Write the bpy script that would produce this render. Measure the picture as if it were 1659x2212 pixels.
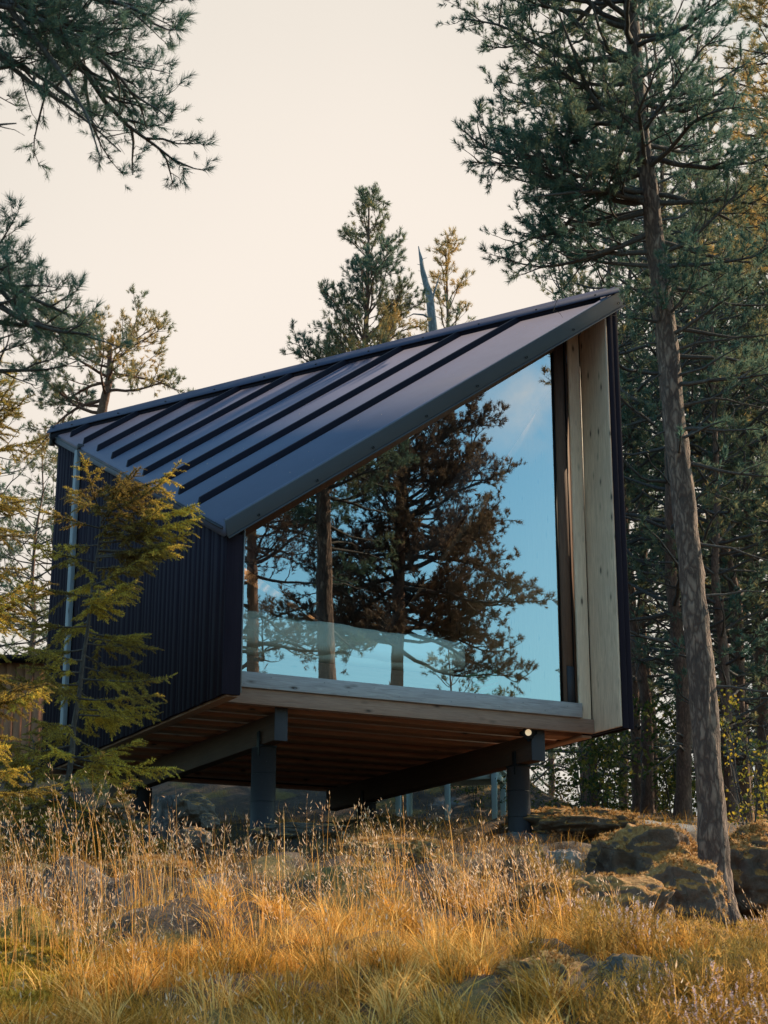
import bpy, math
import numpy as np
from mathutils import Vector
R = math.radians
for o in list(bpy.data.objects): bpy.data.objects.remove(o)
S = bpy.context.scene
COL = S.collection
rng = np.random.default_rng(7)

# ------------------------------------------------------------------ camera
FPX, PITCH = 3700.0, R(16.5)
cd = bpy.data.cameras.new('camera'); cam = bpy.data.objects.new('camera', cd); COL.objects.link(cam)
cd.sensor_fit = 'HORIZONTAL'; cd.sensor_width = 36; cd.lens = FPX / 1659 * 36
cd.clip_end = 3000; cd.clip_start = 0.1
cam.location = (0, 0, 0); cam.rotation_euler = (R(90) + PITCH, 0, 0)
cd.dof.use_dof = True; cd.dof.focus_distance = 15.5; cd.dof.aperture_fstop = 11.0
S.camera = cam
S.view_settings.view_transform = 'Standard'; S.view_settings.look = 'None'
S.view_settings.exposure = 0.74; S.view_settings.gamma = 1

# ------------------------------------------------------------------ sky and sun
SUN_AZ, SUN_EL = R(33), R(33)          # azimuth measured from +X towards +Y
W = bpy.data.worlds.new('World'); S.world = W; W.use_nodes = True
nt = W.node_tree; nt.nodes.clear()
def N(t, k, **kw):
    n = t.nodes.new(k)
    for a, b in kw.items(): setattr(n, a, b)
    return n
def mth(t, op, a, b=None, clamp=False):
    n = N(t, 'ShaderNodeMath', operation=op, use_clamp=clamp)
    for i, v in enumerate((a, b)):
        if v is None: continue
        if isinstance(v, (int, float)): n.inputs[i].default_value = v
        else: t.links.new(v, n.inputs[i])
    return n.outputs[0]
def ramp(t, fac, stops, interp='LINEAR'):
    n = N(t, 'ShaderNodeValToRGB'); r = n.color_ramp; r.interpolation = interp
    while len(r.elements) < len(stops): r.elements.new(0.5)
    for e, (p, c) in zip(r.elements, stops):
        e.position = p; e.color = (*c, 1) if len(c) == 3 else c
    t.links.new(fac, n.inputs[0]); return n.outputs[0]
def mixc(t, fac, a, b, blend='MIX'):
    n = N(t, 'ShaderNodeMix', data_type='RGBA', blend_type=blend)
    for i, v in ((0, fac), (6, a), (7, b)):
        if isinstance(v, (int, float)): n.inputs[i].default_value = v
        elif isinstance(v, tuple): n.inputs[i].default_value = (*v, 1)
        else: t.links.new(v, n.inputs[i])
    return n.outputs[2]
sky = N(nt, 'ShaderNodeTexSky', sky_type='NISHITA'); sky.sun_disc = False
sky.sun_elevation = SUN_EL; sky.sun_rotation = math.pi/2 - SUN_AZ
sky.air_density = 1.4; sky.dust_density = 1.5; sky.ozone_density = 2.0
tc = N(nt, 'ShaderNodeTexCoord')
sep = N(nt, 'ShaderNodeSeparateXYZ'); nt.links.new(tc.outputs['Generated'], sep.inputs[0])
# a bright veil of thin high cloud stands over the hill behind the cabin, clear blue behind the viewer
vd = N(nt, 'ShaderNodeVectorMath', operation='DOT_PRODUCT'); nt.links.new(tc.outputs['Generated'], vd.inputs[0])
vd.inputs[1].default_value = Vector((-0.01, 0.93, 0.345)).normalized()
ns = N(nt, 'ShaderNodeTexNoise'); nt.links.new(tc.outputs['Generated'], ns.inputs[0]); ns.inputs['Scale'].default_value = 2.2; ns.inputs['Detail'].default_value = 3
nd = mth(nt, 'ADD', vd.outputs['Value'], mth(nt, 'MULTIPLY', mth(nt, 'SUBTRACT', ns.outputs[0], 0.5), 0.12))
veil = ramp(nt, nd, [(0.0, (0, 0, 0)), (0.55, (.12,)*3), (0.80, (.40,)*3), (0.90, (.80,)*3), (0.94, (1, 1, 1))], 'EASE')
skyc = mixc(nt, 1.0, sky.outputs[0], (1.0, 1.58, 1.70), 'MULTIPLY')
glow = ramp(nt, mth(nt, 'ADD', vd.outputs['Value'], mth(nt, 'MULTIPLY', mth(nt, 'SUBTRACT', ns.outputs[0], 0.5), 0.035)), [(.915, (3.1, 3.75, 3.75)), (.945, (4.1, 4.15, 3.85)), (.972, (4.9, 4.5, 4.0)), (.999, (5.5, 4.95, 4.4))], 'EASE')
bg1 = mixc(nt, veil, skyc, glow)
# small wisp of cloud in the clear part, seen mirrored in the window
cn = N(nt, 'ShaderNodeTexNoise'); nt.links.new(tc.outputs['Generated'], cn.inputs[0]); cn.inputs['Scale'].default_value = 16; cn.inputs['Detail'].default_value = 7; cn.inputs['Roughness'].default_value = .62
cdn = N(nt, 'ShaderNodeVectorMath', operation='DISTANCE'); nt.links.new(tc.outputs['Generated'], cdn.inputs[0])
CLOUD = cdn
cm = mth(nt, 'MULTIPLY', ramp(nt, cdn.outputs['Value'], [(0.0, (1, 1, 1)), (0.055, (0, 0, 0))], 'EASE'),
         ramp(nt, cn.outputs[0], [(0.42, (0, 0, 0)), (0.7, (1, 1, 1))]))
bg2 = mixc(nt, mth(nt, 'MULTIPLY', cm, .75), bg1, (9.5, 8.8, 8.4))
BG = N(nt, 'ShaderNodeBackground'); BG.inputs[1].default_value = 0.105
nt.links.new(bg2, BG.inputs[0]); wo = N(nt, 'ShaderNodeOutputWorld'); nt.links.new(BG.outputs[0], wo.inputs[0])
sl = bpy.data.lights.new('sun', 'SUN'); sl.energy = 5.0; sl.angle = R(0.6); sl.color = (1.0, .78, .52)
so = bpy.data.objects.new('sun', sl); COL.objects.link(so)
SD = Vector((math.cos(SUN_AZ)*math.cos(SUN_EL), math.sin(SUN_AZ)*math.cos(SUN_EL), math.sin(SUN_EL)))
so.rotation_euler = SD.to_track_quat('Z', 'Y').to_euler()

# ------------------------------------------------------------------ helpers
def ray(u, v):
    x = (u-829.5)/FPX; y = -(v-1106)/FPX
    d = np.array([x, math.cos(PITCH)-y*math.sin(PITCH), math.sin(PITCH)+y*math.cos(PITCH)]); return d/d[1]
def at(u, v, y): return ray(u, v)*y
TH = R(63)
AX = np.array([math.sin(TH), math.cos(TH), 0]); AY = np.array([-math.cos(TH), math.sin(TH), 0])
A0 = at(519, 1493, 16.0)                               # inner foot of the cabin's front left corner
def cab(x, y, z): return A0 + AX*x + AY*y + np.array([0, 0, z])
GL = cab(0, .55, 0)
def mirror(P): P = np.asarray(P, float); return P - 2*np.dot(P-GL, AY)*AY
# direction in which the wisp is seen through the mirror
_r = at(1150, 850, 1.0); _r = _r - 2*np.dot(_r, AY)*AY; _r /= np.linalg.norm(_r)
CLOUD.inputs[1].default_value = tuple(_r)

def tag(o, label=None, cat=None, group=None, kind=None):
    for k, v in (('label', label), ('category', cat), ('group', group), ('kind', kind)):
        if v: o[k] = v
    return o
def empty(name, loc, label, cat, group=None, rz=0):
    o = bpy.data.objects.new(name, None); COL.objects.link(o); o.location = tuple(loc); o.rotation_euler = (0, 0, rz)
    o.empty_display_size = .2
    return tag(o, label, cat, group)
def obj_from(name, me, parent=None):
    o = bpy.data.objects.new(name, me); COL.objects.link(o)
    if parent: o.parent = parent
    return o
def mesh_np(name, V, F, mats, smooth=False, mi=None, uvt=None):
    """V (n,3); F list of arrays of equal-arity faces"""
    me = bpy.data.meshes.new(name)
    V = np.asarray(V, np.float32); me.vertices.add(len(V)); me.vertices.foreach_set('co', V.ravel())
    Fs = [np.asarray(f, np.int32) for f in F if len(f)]
    nl = sum(f.size for f in Fs); npol = sum(len(f) for f in Fs)
    me.loops.add(nl); me.loops.foreach_set('vertex_index', np.concatenate([f.ravel() for f in Fs]))
    me.polygons.add(npol)
    tot = np.concatenate([np.full(len(f), f.shape[1], np.int32) for f in Fs])
    st = np.concatenate([[0], np.cumsum(tot)[:-1]]).astype(np.int32)
    me.polygons.foreach_set('loop_start', st)
    try: me.polygons.foreach_set('loop_total', tot)
    except Exception: pass
    me.update(calc_edges=True)
    if uvt is not None:
        a = me.attributes.new('tint', 'FLOAT', 'POINT'); a.data.foreach_set('value', np.asarray(uvt, np.float32))
    for m in (mats if isinstance(mats, (list, tuple)) else [mats]): me.materials.append(m)
    if mi is not None: me.polygons.foreach_set('material_index', np.asarray(mi, np.int32))
    if smooth: me.polygons.foreach_set('use_smooth', np.ones(npol, bool))
    me.validate()
    return me
class MB:
    """collects shapes for one mesh"""
    def __init__(s): s.V = []; s.Q = []; s.T = []; s.P = []; s.n = 0
    def add(s, V, Q=None, T=None, P=None):
        V = np.asarray(V, float); s.V.append(V)
        if Q is not None and len(Q): s.Q.append(np.asarray(Q)+s.n)
        if T is not None and len(T): s.T.append(np.asarray(T)+s.n)
        if P is not None:
            for p in P: s.P.append(np.asarray([p])+s.n)
        s.n += len(V)
    def hexa(s, p):   # 8 points: bottom ring 0-3, top ring 4-7
        s.add(p, [[3, 2, 1, 0], [4, 5, 6, 7], [0, 1, 5, 4], [1, 2, 6, 5], [2, 3, 7, 6], [3, 0, 4, 7]])
    def box(s, x0, x1, y0, y1, z0, z1):
        s.hexa([(x0, y0, z0), (x1, y0, z0), (x1, y1, z0), (x0, y1, z0), (x0, y0, z1), (x1, y0, z1), (x1, y1, z1), (x0, y1, z1)])
    def prism(s, a, b):   # two matching polygon rings
        n = len(a); s.add(list(a)+list(b), [[i, (i+1) % n, n+(i+1) % n, n+i] for i in range(n)], P=[list(range(n))[::-1], list(range(n, 2*n))])
    def bar(s, p, q, w, h, up=(0, 0, 1)):
        p = np.asarray(p, float); q = np.asarray(q, float); d = (q-p)/np.linalg.norm(q-p)
        a = np.cross(d, up); a /= np.linalg.norm(a); b = np.cross(a, d)
        r = [(-w/2, -h/2), (w/2, -h/2), (w/2, h/2), (-w/2, h/2)]
        s.hexa([p+a*x+b*y for x, y in r]+[q+a*x+b*y for x, y in r])
    def tube(s, pts, rad, sides=6, cap=False):
        pts = np.asarray(pts, float); rad = np.asarray(rad, float); k = len(pts)
        d = np.gradient(pts, axis=0); d /= np.linalg.norm(d, axis=1)[:, None]+1e-9
        ref = np.array([0., 0, 1]) if abs(d[0][2]) < .9 else np.array([1., 0, 0])
        a = np.cross(d, ref); a /= np.linalg.norm(a, axis=1)[:, None]+1e-9; b = np.cross(d, a)
        t = np.arange(sides)*2*np.pi/sides
        V = pts[:, None]+rad[:, None, None]*(a[:, None]*np.cos(t)[None, :, None]+b[:, None]*np.sin(t)[None, :, None])
        i = np.arange(k-1)[:, None]*sides; j = np.arange(sides)[None]; j2 = (j+1) % sides
        Q = np.stack([i+j, i+j2, i+sides+j2, i+sides+j], -1).reshape(-1, 4)
        s.add(V.reshape(-1, 3), Q, P=[list(range(sides)), list(range((k-1)*sides, k*sides))[::-1]] if cap else None)
    def disc(s, c, n, r, h, sides=24):
        c = np.asarray(c, float); n = np.asarray(n, float)/np.linalg.norm(n)
        s.tube([c, c+n*h], [r, r], sides, True)
    def mesh(s, name, mats, smooth=False):
        F = []
        if s.Q: F.append(np.concatenate(s.Q))
        if s.T: F.append(np.concatenate(s.T))
        F += s.P
        return mesh_np(name, np.concatenate(s.V), F, mats, smooth)
    def build(s, name, mats, parent=None, smooth=False, bevel=0):
        o = obj_from(name, s.mesh(name, mats, smooth), parent)
        if bevel:
            b = o.modifiers.new('bevel', 'BEVEL'); b.width = bevel; b.segments = 2; b.limit_method = 'ANGLE'
        return o

# ------------------------------------------------------------------ materials
def new_mat(name):
    m = bpy.data.materials.new(name); m.use_nodes = True; t = m.node_tree; t.nodes.clear()
    out = N(t, 'ShaderNodeOutputMaterial'); p = N(t, 'ShaderNodeBsdfPrincipled'); t.links.new(p.outputs[0], out.inputs[0])
    return m, t, p, out
def coords(t, scale=(1, 1, 1), which='Object'):
    c = N(t, 'ShaderNodeTexCoord'); mp = N(t, 'ShaderNodeMapping'); mp.inputs['Scale'].default_value = scale
    t.links.new(c.outputs[which], mp.inputs[0]); return mp.outputs[0]
def noise(t, vec, scale, detail=5, rough=.55, dist=0):
    n = N(t, 'ShaderNodeTexNoise'); t.links.new(vec, n.inputs[0])
    n.inputs['Scale'].default_value = scale; n.inputs['Detail'].default_value = detail; n.inputs['Roughness'].default_value = rough; n.inputs['Distortion'].default_value = dist
    return n.outputs[0]
def bump(t, p, h, strength=.3, dist=.01):
    b = N(t, 'ShaderNodeBump'); b.inputs['Strength'].default_value = strength; b.inputs['Distance'].default_value = dist
    t.links.new(h, b.inputs['Height']); t.links.new(b.outputs[0], p.inputs['Normal'])
def wood(name, axis, dark, light, knot=(.05, .035, .03), rough=.75, stain=None, knots=True, bstr=.35):
    """grain runs along axis 0/1/2 of the object"""
    m, t, p, out = new_mat(name)
    sc = [14, 14, 14]; sc[axis] = 1.1
    v = coords(t, tuple(sc)); g = noise(t, v, 3.0, 6, .6, 1.4)
    sc2 = [60, 60, 60]; sc2[axis] = 1.6
    g2 = noise(t, coords(t, tuple(sc2)), 2.0, 3, .5, .3)
    f = mth(t, 'ADD', mth(t, 'MULTIPLY', g, .75), mth(t, 'MULTIPLY', g2, .35))
    c = ramp(t, f, [(.3, dark), (.75, light)])
    big = noise(t, coords(t), 1.3, 3)
    c = mixc(t, ramp(t, big, [(.35, (0, 0, 0)), (.7, (.55,)*3)]), c, stain or tuple(x*.6 for x in light))
    if knots:
        sk = [8.5, 8.5, 8.5]; sk[axis] = 3.0
        vo = N(t, 'ShaderNodeTexVoronoi'); t.links.new(coords(t, tuple(sk)), vo.inputs[0]); vo.inputs['Scale'].default_value = 1.0; vo.inputs['Randomness'].default_value = 1
        k = ramp(t, vo.outputs['Distance'], [(.07, (.95,)*3), (.12, (.35,)*3), (.22, (0, 0, 0))])
        c = mixc(t, k, c, knot)
    t.links.new(c, p.inputs['Base Color']); p.inputs['Roughness'].default_value = rough; p.inputs['Specular IOR Level'].default_value = .2
    bump(t, p, f, bstr, .006)
    return m
M = {}
M['grey_wood'] = wood('grey_wood', 0, (.21, .185, .19), (.50, .46, .46), stain=(.32, .29, .31))
M['grey_wood_up'] = wood('grey_wood_up', 2, (.60, .42, .31), (.94, .74, .57), stain=(.70, .52, .40), knot=(.10, .075, .06))
M['reveal_wood'] = wood('reveal_wood', 2, (.44, .29, .21), (.90, .67, .50), stain=(.56, .41, .32), knot=(.09, .075, .065))
M['brown_wood'] = wood('brown_wood', 0, (.20, .11, .08), (.42, .25, .18), stain=(.24, .15, .12))
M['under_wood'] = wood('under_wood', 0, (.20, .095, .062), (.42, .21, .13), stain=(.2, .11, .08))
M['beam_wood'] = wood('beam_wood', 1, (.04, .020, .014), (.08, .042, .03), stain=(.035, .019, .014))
M['frame_wood'] = wood('frame_wood', 2, (.10, .06, .048), (.20, .12, .09), knots=False)
M['inner_wood'] = wood('inner_wood', 2, (.62, .32, .16), (.85, .50, .28), stain=(.66, .36, .2))
M['batten_wood'] = wood('batten_wood', 2, (.13, .13, .14), (.34, .34, .36), stain=(.2, .2, .22))
def black_cladding():
    m, t, p, out = new_mat('black_cladding')
    g = noise(t, coords(t, (12, 12, .9)), 2.2, 6, .6, .8)
    c = ramp(t, g, [(.3, (.018, .0130, .020)), (.8, (.026, .0190, .028))])
    at_ = N(t, 'ShaderNodeAttribute', attribute_name='tint')
    c = mixc(t, 1.0, c, ramp(t, at_.outputs['Fac'], [(0, (.92, .92, .92)), (1, (1.08, 1.08, 1.08))]), 'MULTIPLY')
    vo = N(t, 'ShaderNodeTexVoronoi'); t.links.new(coords(t, (3.1, 3.1, 1.2)), vo.inputs[0]); vo.inputs['Scale'].default_value = 1.0
    c = mixc(t, ramp(t, vo.outputs['Distance'], [(.03, (.8,)*3), (.05, (0, 0, 0))]), c, (.07, .07, .08))
    t.links.new(c, p.inputs['Base Color']); p.inputs['Roughness'].default_value = .9; p.inputs['Specular IOR Level'].default_value = .05
    bump(t, p, g, .04, .002); return m
M['black_cladding'] = black_cladding()
def metal_paint(name, col, rough=.42, spots=True):
    m, t, p, out = new_mat(name)
    n = noise(t, coords(t), 1.7, 4)
    c = mixc(t, ramp(t, n, [(.4, (0, 0, 0)), (.75, (.5,)*3)]), col, tuple(x*.82 for x in col))
    if spots:
        s = noise(t, coords(t), 55, 3, .7)
        c = mixc(t, ramp(t, s, [(.66, (0, 0, 0)), (.78, (.35,)*3)]), c, (.2, .21, .24))
    t.links.new(c, p.inputs['Base Color']); p.inputs['Roughness'].default_value = rough
    r = noise(t, coords(t), 6, 4); rr = mth(t, 'ADD', mth(t, 'MULTIPLY', r, .2), rough-.1); t.links.new(rr, p.inputs['Roughness'])
    p.inputs['Metallic'].default_value = 0; p.inputs['Specular IOR Level'].default_value = .08
    bump(t, p, noise(t, coords(t), 2.5, 2), .12, .02)
    return m
M['roof_metal'] = metal_paint('roof_metal', (.115, .118, .172), .6)
M['seam_metal'] = metal_paint('seam_metal', (.012, .010, .018), .7, False)
M['verge_metal'] = metal_paint('verge_metal', (.070, .068, .075), .6)
M['ridge_metal'] = metal_paint('ridge_metal', (.050, .052, .088), .6)
M['dark_steel'] = metal_paint('dark_steel', (.055, .052, .06), .6)
M['black'] = metal_paint('black', (.012, .012, .014), .45, False)
M['post_steel'] = metal_paint('post_steel', (.036, .034, .040), .5)
M['white_paint'] = metal_paint('white_paint', (.45, .52, .50), .5)
def glass():
    m, t, p, out = new_mat('window_glass')
    t.nodes.remove(p)
    g = N(t, 'ShaderNodeBsdfGlossy'); g.inputs['Roughness'].default_value = 0; g.inputs['Color'].default_value = (.90, .94, .93, 1)
    tr = N(t, 'ShaderNodeBsdfTransparent'); tr.inputs['Color'].default_value = (.93, .98, .94, 1)
    mx = N(t, 'ShaderNodeMixShader'); mx.inputs[0].default_value = .38
    t.links.new(tr.outputs[0], mx.inputs[1]); t.links.new(g.outputs[0], mx.inputs[2]); t.links.new(mx.outputs[0], out.inputs[0])
    b = N(t, 'ShaderNodeBump'); b.inputs['Strength'].default_value = .05; b.inputs['Distance'].default_value = .01
    t.links.new(noise(t, coords(t), .9, 2), b.inputs['Height']); t.links.new(b.outputs[0], g.inputs['Normal'])
    return m
M['glass'] = glass()
def cloth(name, col):
    m, t, p, out = new_mat(name)
    n = noise(t, coords(t), 5, 5)
    t.links.new(mixc(t, n, col, tuple(x*.85 for x in col)), p.inputs['Base Color']); p.inputs['Roughness'].default_value = .9
    bump(t, p, n, .4, .03); return m
M['duvet'] = cloth('duvet', (.80, .82, .78)); M['towel'] = cloth('towel', (.16, .30, .20)); M['pillow'] = cloth('pillow', (.85, .86, .84))
def bark(name, lo, hi, scale=1.0, strength=.8, pink=None):
    m, t, p, out = new_mat(name)
    v = coords(t, (1, 1, .32), 'Object')
    vo = N(t, 'ShaderNodeTexVoronoi'); vo.feature = 'DISTANCE_TO_EDGE'
    nz = N(t, 'ShaderNodeTexNoise'); t.links.new(v, nz.inputs[0]); nz.inputs['Scale'].default_value = 14; nz.inputs['Detail'].default_value = 4
    ad = N(t, 'ShaderNodeVectorMath', operation='MULTIPLY_ADD'); t.links.new(nz.outputs['Color'], ad.inputs[0]); ad.inputs[1].default_value = (.13, .13, .13); t.links.new(v, ad.inputs[2])
    t.links.new(ad.outputs[0], vo.inputs[0]); vo.inputs['Scale'].default_value = 26*scale
    n = noise(t, v, 22*scale, 6, .7)
    h = mth(t, 'ADD', ramp(t, vo.outputs['Distance'], [(0, (0, 0, 0)), (.30, (.45,)*3), (1, (.6,)*3)]), mth(t, 'MULTIPLY', n, 1.0))
    v2 = N(t, 'ShaderNodeTexVoronoi'); t.links.new(ad.outputs[0], v2.inputs[0]); v2.inputs['Scale'].default_value = 26*scale; cs = N(t, 'ShaderNodeSeparateColor'); t.links.new(v2.outputs['Color'], cs.inputs[0])
    h = mth(t, 'ADD', h, mth(t, 'MULTIPLY', cs.outputs[0], .35))
    c = ramp(t, mth(t, 'MULTIPLY', h, .62), [(.1, tuple(x*.35 for x in lo)), (.5, lo), (.95, hi)])
    if pink:
        c = mixc(t, ramp(t, noise(t, coords(t), 1.4, 3), [(.45, (0, 0, 0)), (.65, (.75,)*3)]), c, pink)
    t.links.new(c, p.inputs['Base Color']); p.inputs['Roughness'].default_value = .9
    bump(t, p, h, strength, .012/scale); return m
M['bark'] = bark('bark', (.088, .046, .033), (.32, .195, .14), .8, 1.0)
M['bark_red'] = bark('bark_red', (.13, .062, .04), (.27, .14, .09), 1.3)
M['twig'] = bark('twig', (.060, .046, .040), (.13, .10, .085), 2, .4)
M['dead_wood'] = bark('dead_wood', (.22, .21, .21), (.42, .41, .40), .7, .4)
M['stump_wood'] = bark('stump_wood', (.075, .06, .055), (.19, .165, .15), .6, 1.0)
def needles(name, c0, c1, c2, trans=.35, gloss=.45):
    m, t, p, out = new_mat(name)
    a = N(t, 'ShaderNodeAttribute', attribute_name='tint')
    c = ramp(t, a.outputs['Fac'], [(0, c0), (.55, c1), (1, c2)])
    t.links.new(c, p.inputs['Base Color']); p.inputs['Roughness'].default_value = .7; p.inputs['Specular IOR Level'].default_value = .12
    tr = N(t, 'ShaderNodeBsdfTranslucent'); t.links.new(c, tr.inputs[0])
    mx = N(t, 'ShaderNodeMixShader'); mx.inputs[0].default_value = trans
    t.links.new(p.outputs[0], mx.inputs[1]); t.links.new(tr.outputs[0], mx.inputs[2]); t.links.new(mx.outputs[0], out.inputs[0])
    return m
M['pine_needle'] = needles('pine_needle', (.060, .130, .112), (.14, .185, .12), (.42, .29, .12), .5)
M['pine_needle_far'] = needles('pine_needle_far', (.075, .135, .108), (.18, .19, .105), (.55, .34, .11), .5)  # brightened colour takes the place of haze over distant crowns
M['pine_needle_warm'] = needles('pine_needle_warm', (.10, .065, .05), (.17, .115, .08), (.38, .24, .11), .45)  # browner colour stands for sunlight on the mirrored crowns
M['spruce_needle'] = needles('spruce_needle', (.10, .060, .030), (.33, .225, .05), (.95, .68, .10), .38)  # ramp paints shaded brown through sunlit gold into the needles
M['leaf'] = needles('leaf', (.10, .12, .03), (.30, .22, .03), (.50, .33, .04), .5)
M['grass'] = needles('grass', (.15, .085, .015), (.68, .30, .042), (.98, .62, .21), .5)
M['stalk'] = needles('stalk', (.45, .19, .04), (.80, .38, .10), (.92, .56, .22), .5)
M['seed'] = needles('seed', (.42, .24, .12), (.72, .46, .28), (.92, .72, .54), .5)
M['heather'] = needles('heather', (.13, .07, .02), (.40, .22, .045), (.66, .36, .10), .45)
M['heather_flower'] = needles('heather_flower', (.55, .38, .40), (.68, .52, .52), (.78, .66, .62), .4)
def ground_mat():
    m, t, p, out = new_mat('forest_floor')
    v = coords(t); n1 = noise(t, v, .55, 6, .6); n2 = noise(t, v, 9, 6, .7); n3 = noise(t, v, 45, 4, .7)
    c = ramp(t, n2, [(.3, (.035, .024, .018)), (.55, (.075, .045, .028)), (.75, (.15, .095, .06))])
    moss = ramp(t, noise(t, v, 1.6, 5, .6), [(.52, (0, 0, 0)), (.62, (.8,)*3)])
    c = mixc(t, moss, c, ramp(t, n3, [(.3, (.10, .065, .012)), (.7, (.26, .17, .035))]))
    rk = ramp(t, n1, [(.60, (0, 0, 0)), (.66, (1, 1, 1))])
    c = mixc(t, rk, c, ramp(t, n2, [(.3, (.13, .12, .115)), (.7, (.30, .28, .26))]))
    t.links.new(c, p.inputs['Base Color']); p.inputs['Roughness'].default_value = .95
    bump(t, p, mth(t, 'ADD', n2, mth(t, 'MULTIPLY', n3, .5)), .9, .04); return m
M['ground'] = ground_mat()
def rock_mat(name, moss_amt, base=(.22, .18, .15)):
    m, t, p, out = new_mat(name)
    v = coords(t); n = noise(t, v, 3, 8, .7); n2 = noise(t, v, 30, 5, .7)
    c = ramp(t, mth(t, 'ADD', mth(t, 'MULTIPLY', n, .7), mth(t, 'MULTIPLY', n2, .35)), [(.3, tuple(x*.35 for x in base)), (.55, base), (.8, tuple(min(1, x*1.9) for x in base))])
    vo = N(t, 'ShaderNodeTexVoronoi'); vo.feature = 'DISTANCE_TO_EDGE'; t.links.new(coords(t, (1, 1.7, .6)), vo.inputs[0]); vo.inputs['Scale'].default_value = 2.4
    cr = ramp(t, vo.outputs['Distance'], [(0, (.45,)*3), (.02, (0, 0, 0))])
    c = mixc(t, cr, c, (.03, .025, .02))
    ge = N(t, 'ShaderNodeNewGeometry'); sz = N(t, 'ShaderNodeSeparateXYZ'); t.links.new(ge.outputs['Normal'], sz.inputs[0])
    k = mth(t, 'ADD', mth(t, 'MULTIPLY', sz.outputs[2], .5), mth(t, 'MULTIPLY', noise(t, v, 4.5, 5, .65), .9))
    mo = ramp(t, k, [(1.02-moss_amt*.4, (0, 0, 0)), (1.1-moss_amt*.4, (1, 1, 1))])
    mc = ramp(t, noise(t, v, 26, 5, .7), [(.3, (.15, .06, .015)), (.55, (.36, .17, .045)), (.75, (.60, .36, .17))])
    c = mixc(t, mo, c, mc)
    t.links.new(c, p.inputs['Base Color']); p.inputs['Roughness'].default_value = .95
    bump(t, p, mth(t, 'ADD', mth(t, 'ADD', n, mth(t, 'MULTIPLY', n2, .5)), mth(t, 'MULTIPLY', cr, -.4)), .9, .04); return m
M['rock'] = rock_mat('rock', .6, (.10, .078, .065)); M['mossy_rock'] = rock_mat('mossy_rock', 1.25, (.125, .082, .060)); M['pale_rock'] = rock_mat('pale_rock', .2, (.25, .18, .14))
M['rock_moss'] = needles('rock_moss', (.18, .08, .025), (.44, .23, .07), (.72, .48, .24), .4)
def mossm():
    m, t, p, out = new_mat('moss')
    v = coords(t); n = noise(t, v, 38, 6, .75); n2 = noise(t, v, 7, 4)
    c = ramp(t, n, [(.3, (.08, .045, .010)), (.5, (.30, .19, .03)), (.75, (.55, .38, .07))])
    t.links.new(c, p.inputs['Base Color']); p.inputs['Roughness'].default_value = 1
    bump(t, p, mth(t, 'ADD', n, n2), 1, .04); return m
M['moss'] = mossm()
def emis(name, c, s):
    m, t, p, out = new_mat(name); p.inputs['Base Color'].default_value = (.7, .6, .5, 1)
    p.inputs['Emission Color'].default_value = (*c, 1); p.inputs['Emission Strength'].default_value = s; return m
M['lamp_lens'] = emis('lamp_lens', (1, .75, .45), .35)
M['concrete'] = rock_mat('concrete', -2, (.10, .10, .105))
M['shed_wood'] = wood('shed_wood', 2, (.20, .075, .035), (.36, .15, .075), stain=(.25, .1, .06))

# ------------------------------------------------------------------ value noise for shapes
_P = rng.integers(0, 2**31, 4096)
def vnoise(x, y, z=None, seed=0):
    x = np.asarray(x, float); y = np.asarray(y, float); z = np.zeros_like(x) if z is None else np.asarray(z, float)
    xi, yi, zi = np.floor(x).astype(np.int64), np.floor(y).astype(np.int64), np.floor(z).astype(np.int64)
    fx, fy, fz = x-xi, y-yi, z-zi
    fx, fy, fz = [f*f*(3-2*f) for f in (fx, fy, fz)]
    def h(a, b, c): return (_P[(a*73+b*179+c*283+seed*37) % 4096] % 10007)/10007.
    r = 0
    for dx in (0, 1):
        for dy in (0, 1):
            for dz in (0, 1):
                r = r + h(xi+dx, yi+dy, zi+dz)*(fx if dx else 1-fx)*(fy if dy else 1-fy)*(fz if dz else 1-fz)
    return r*2-1
def fbm(x, y, z=None, o=4, seed=0):
    r = 0; a = 1.
    for i in range(o):
        r = r+a*vnoise(np.asarray(x)*2**i, np.asarray(y)*2**i, None if z is None else np.asarray(z)*2**i, seed+i); a *= .5
    return r
def sstep(a, b, x): t = np.clip((x-a)/(b-a), 0, 1); return t*t*(3-2*t)
def ground_z(x, y):
    x = np.asarray(x, float); y = np.asarray(y, float)
    z = np.interp(y, [-60, -5, 0, 4, 7, 8, 10, 12, 14, 16, 17.2, 20, 24, 30, 36, 60, 120, 400, 2000],
                  [-6, -2.0, -1.7, -1.2, -.35, -.1, .34, .74, 1.14, 1.58, 1.84, 2.12, 2.60, 3.1, 2.9, .5, -9, -30, -120])
    z = z+1.15*sstep(23.5, 27, y)*(1-sstep(29, 36, y))*(1-sstep(.4, 4.5, x))*sstep(-9, -6, x)
    z = z-.5*sstep(1.1, 2.6, x)*sstep(9, 11, y)*(1-sstep(15, 17.5, y))
    z = z-1.5*sstep(6, 16, np.abs(x-1))*sstep(4, 14, y)
    _c = cab(3.68, .8, 0); z = z-.24*np.exp(-((x-_c[0])/.55)**2-((y-_c[1]+.2)/.7)**2)
    near = (1-sstep(40, 80, y))
    z = z-.17*sstep(12.5, 14.5, y)*(1-sstep(17.2, 19, y))
    mid = sstep(8.5, 10.5, y)*(1-sstep(15.5, 17, y))
    return z+near*(.13*fbm(x*.55, y*.55, seed=3)+.035*fbm(x*2.7, y*2.7, seed=9))+mid*(.20*np.abs(fbm(x*.9, y*.9, seed=21))-.10+.07*np.abs(fbm(x*2.3, y*2.3, seed=25))-.03)

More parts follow.
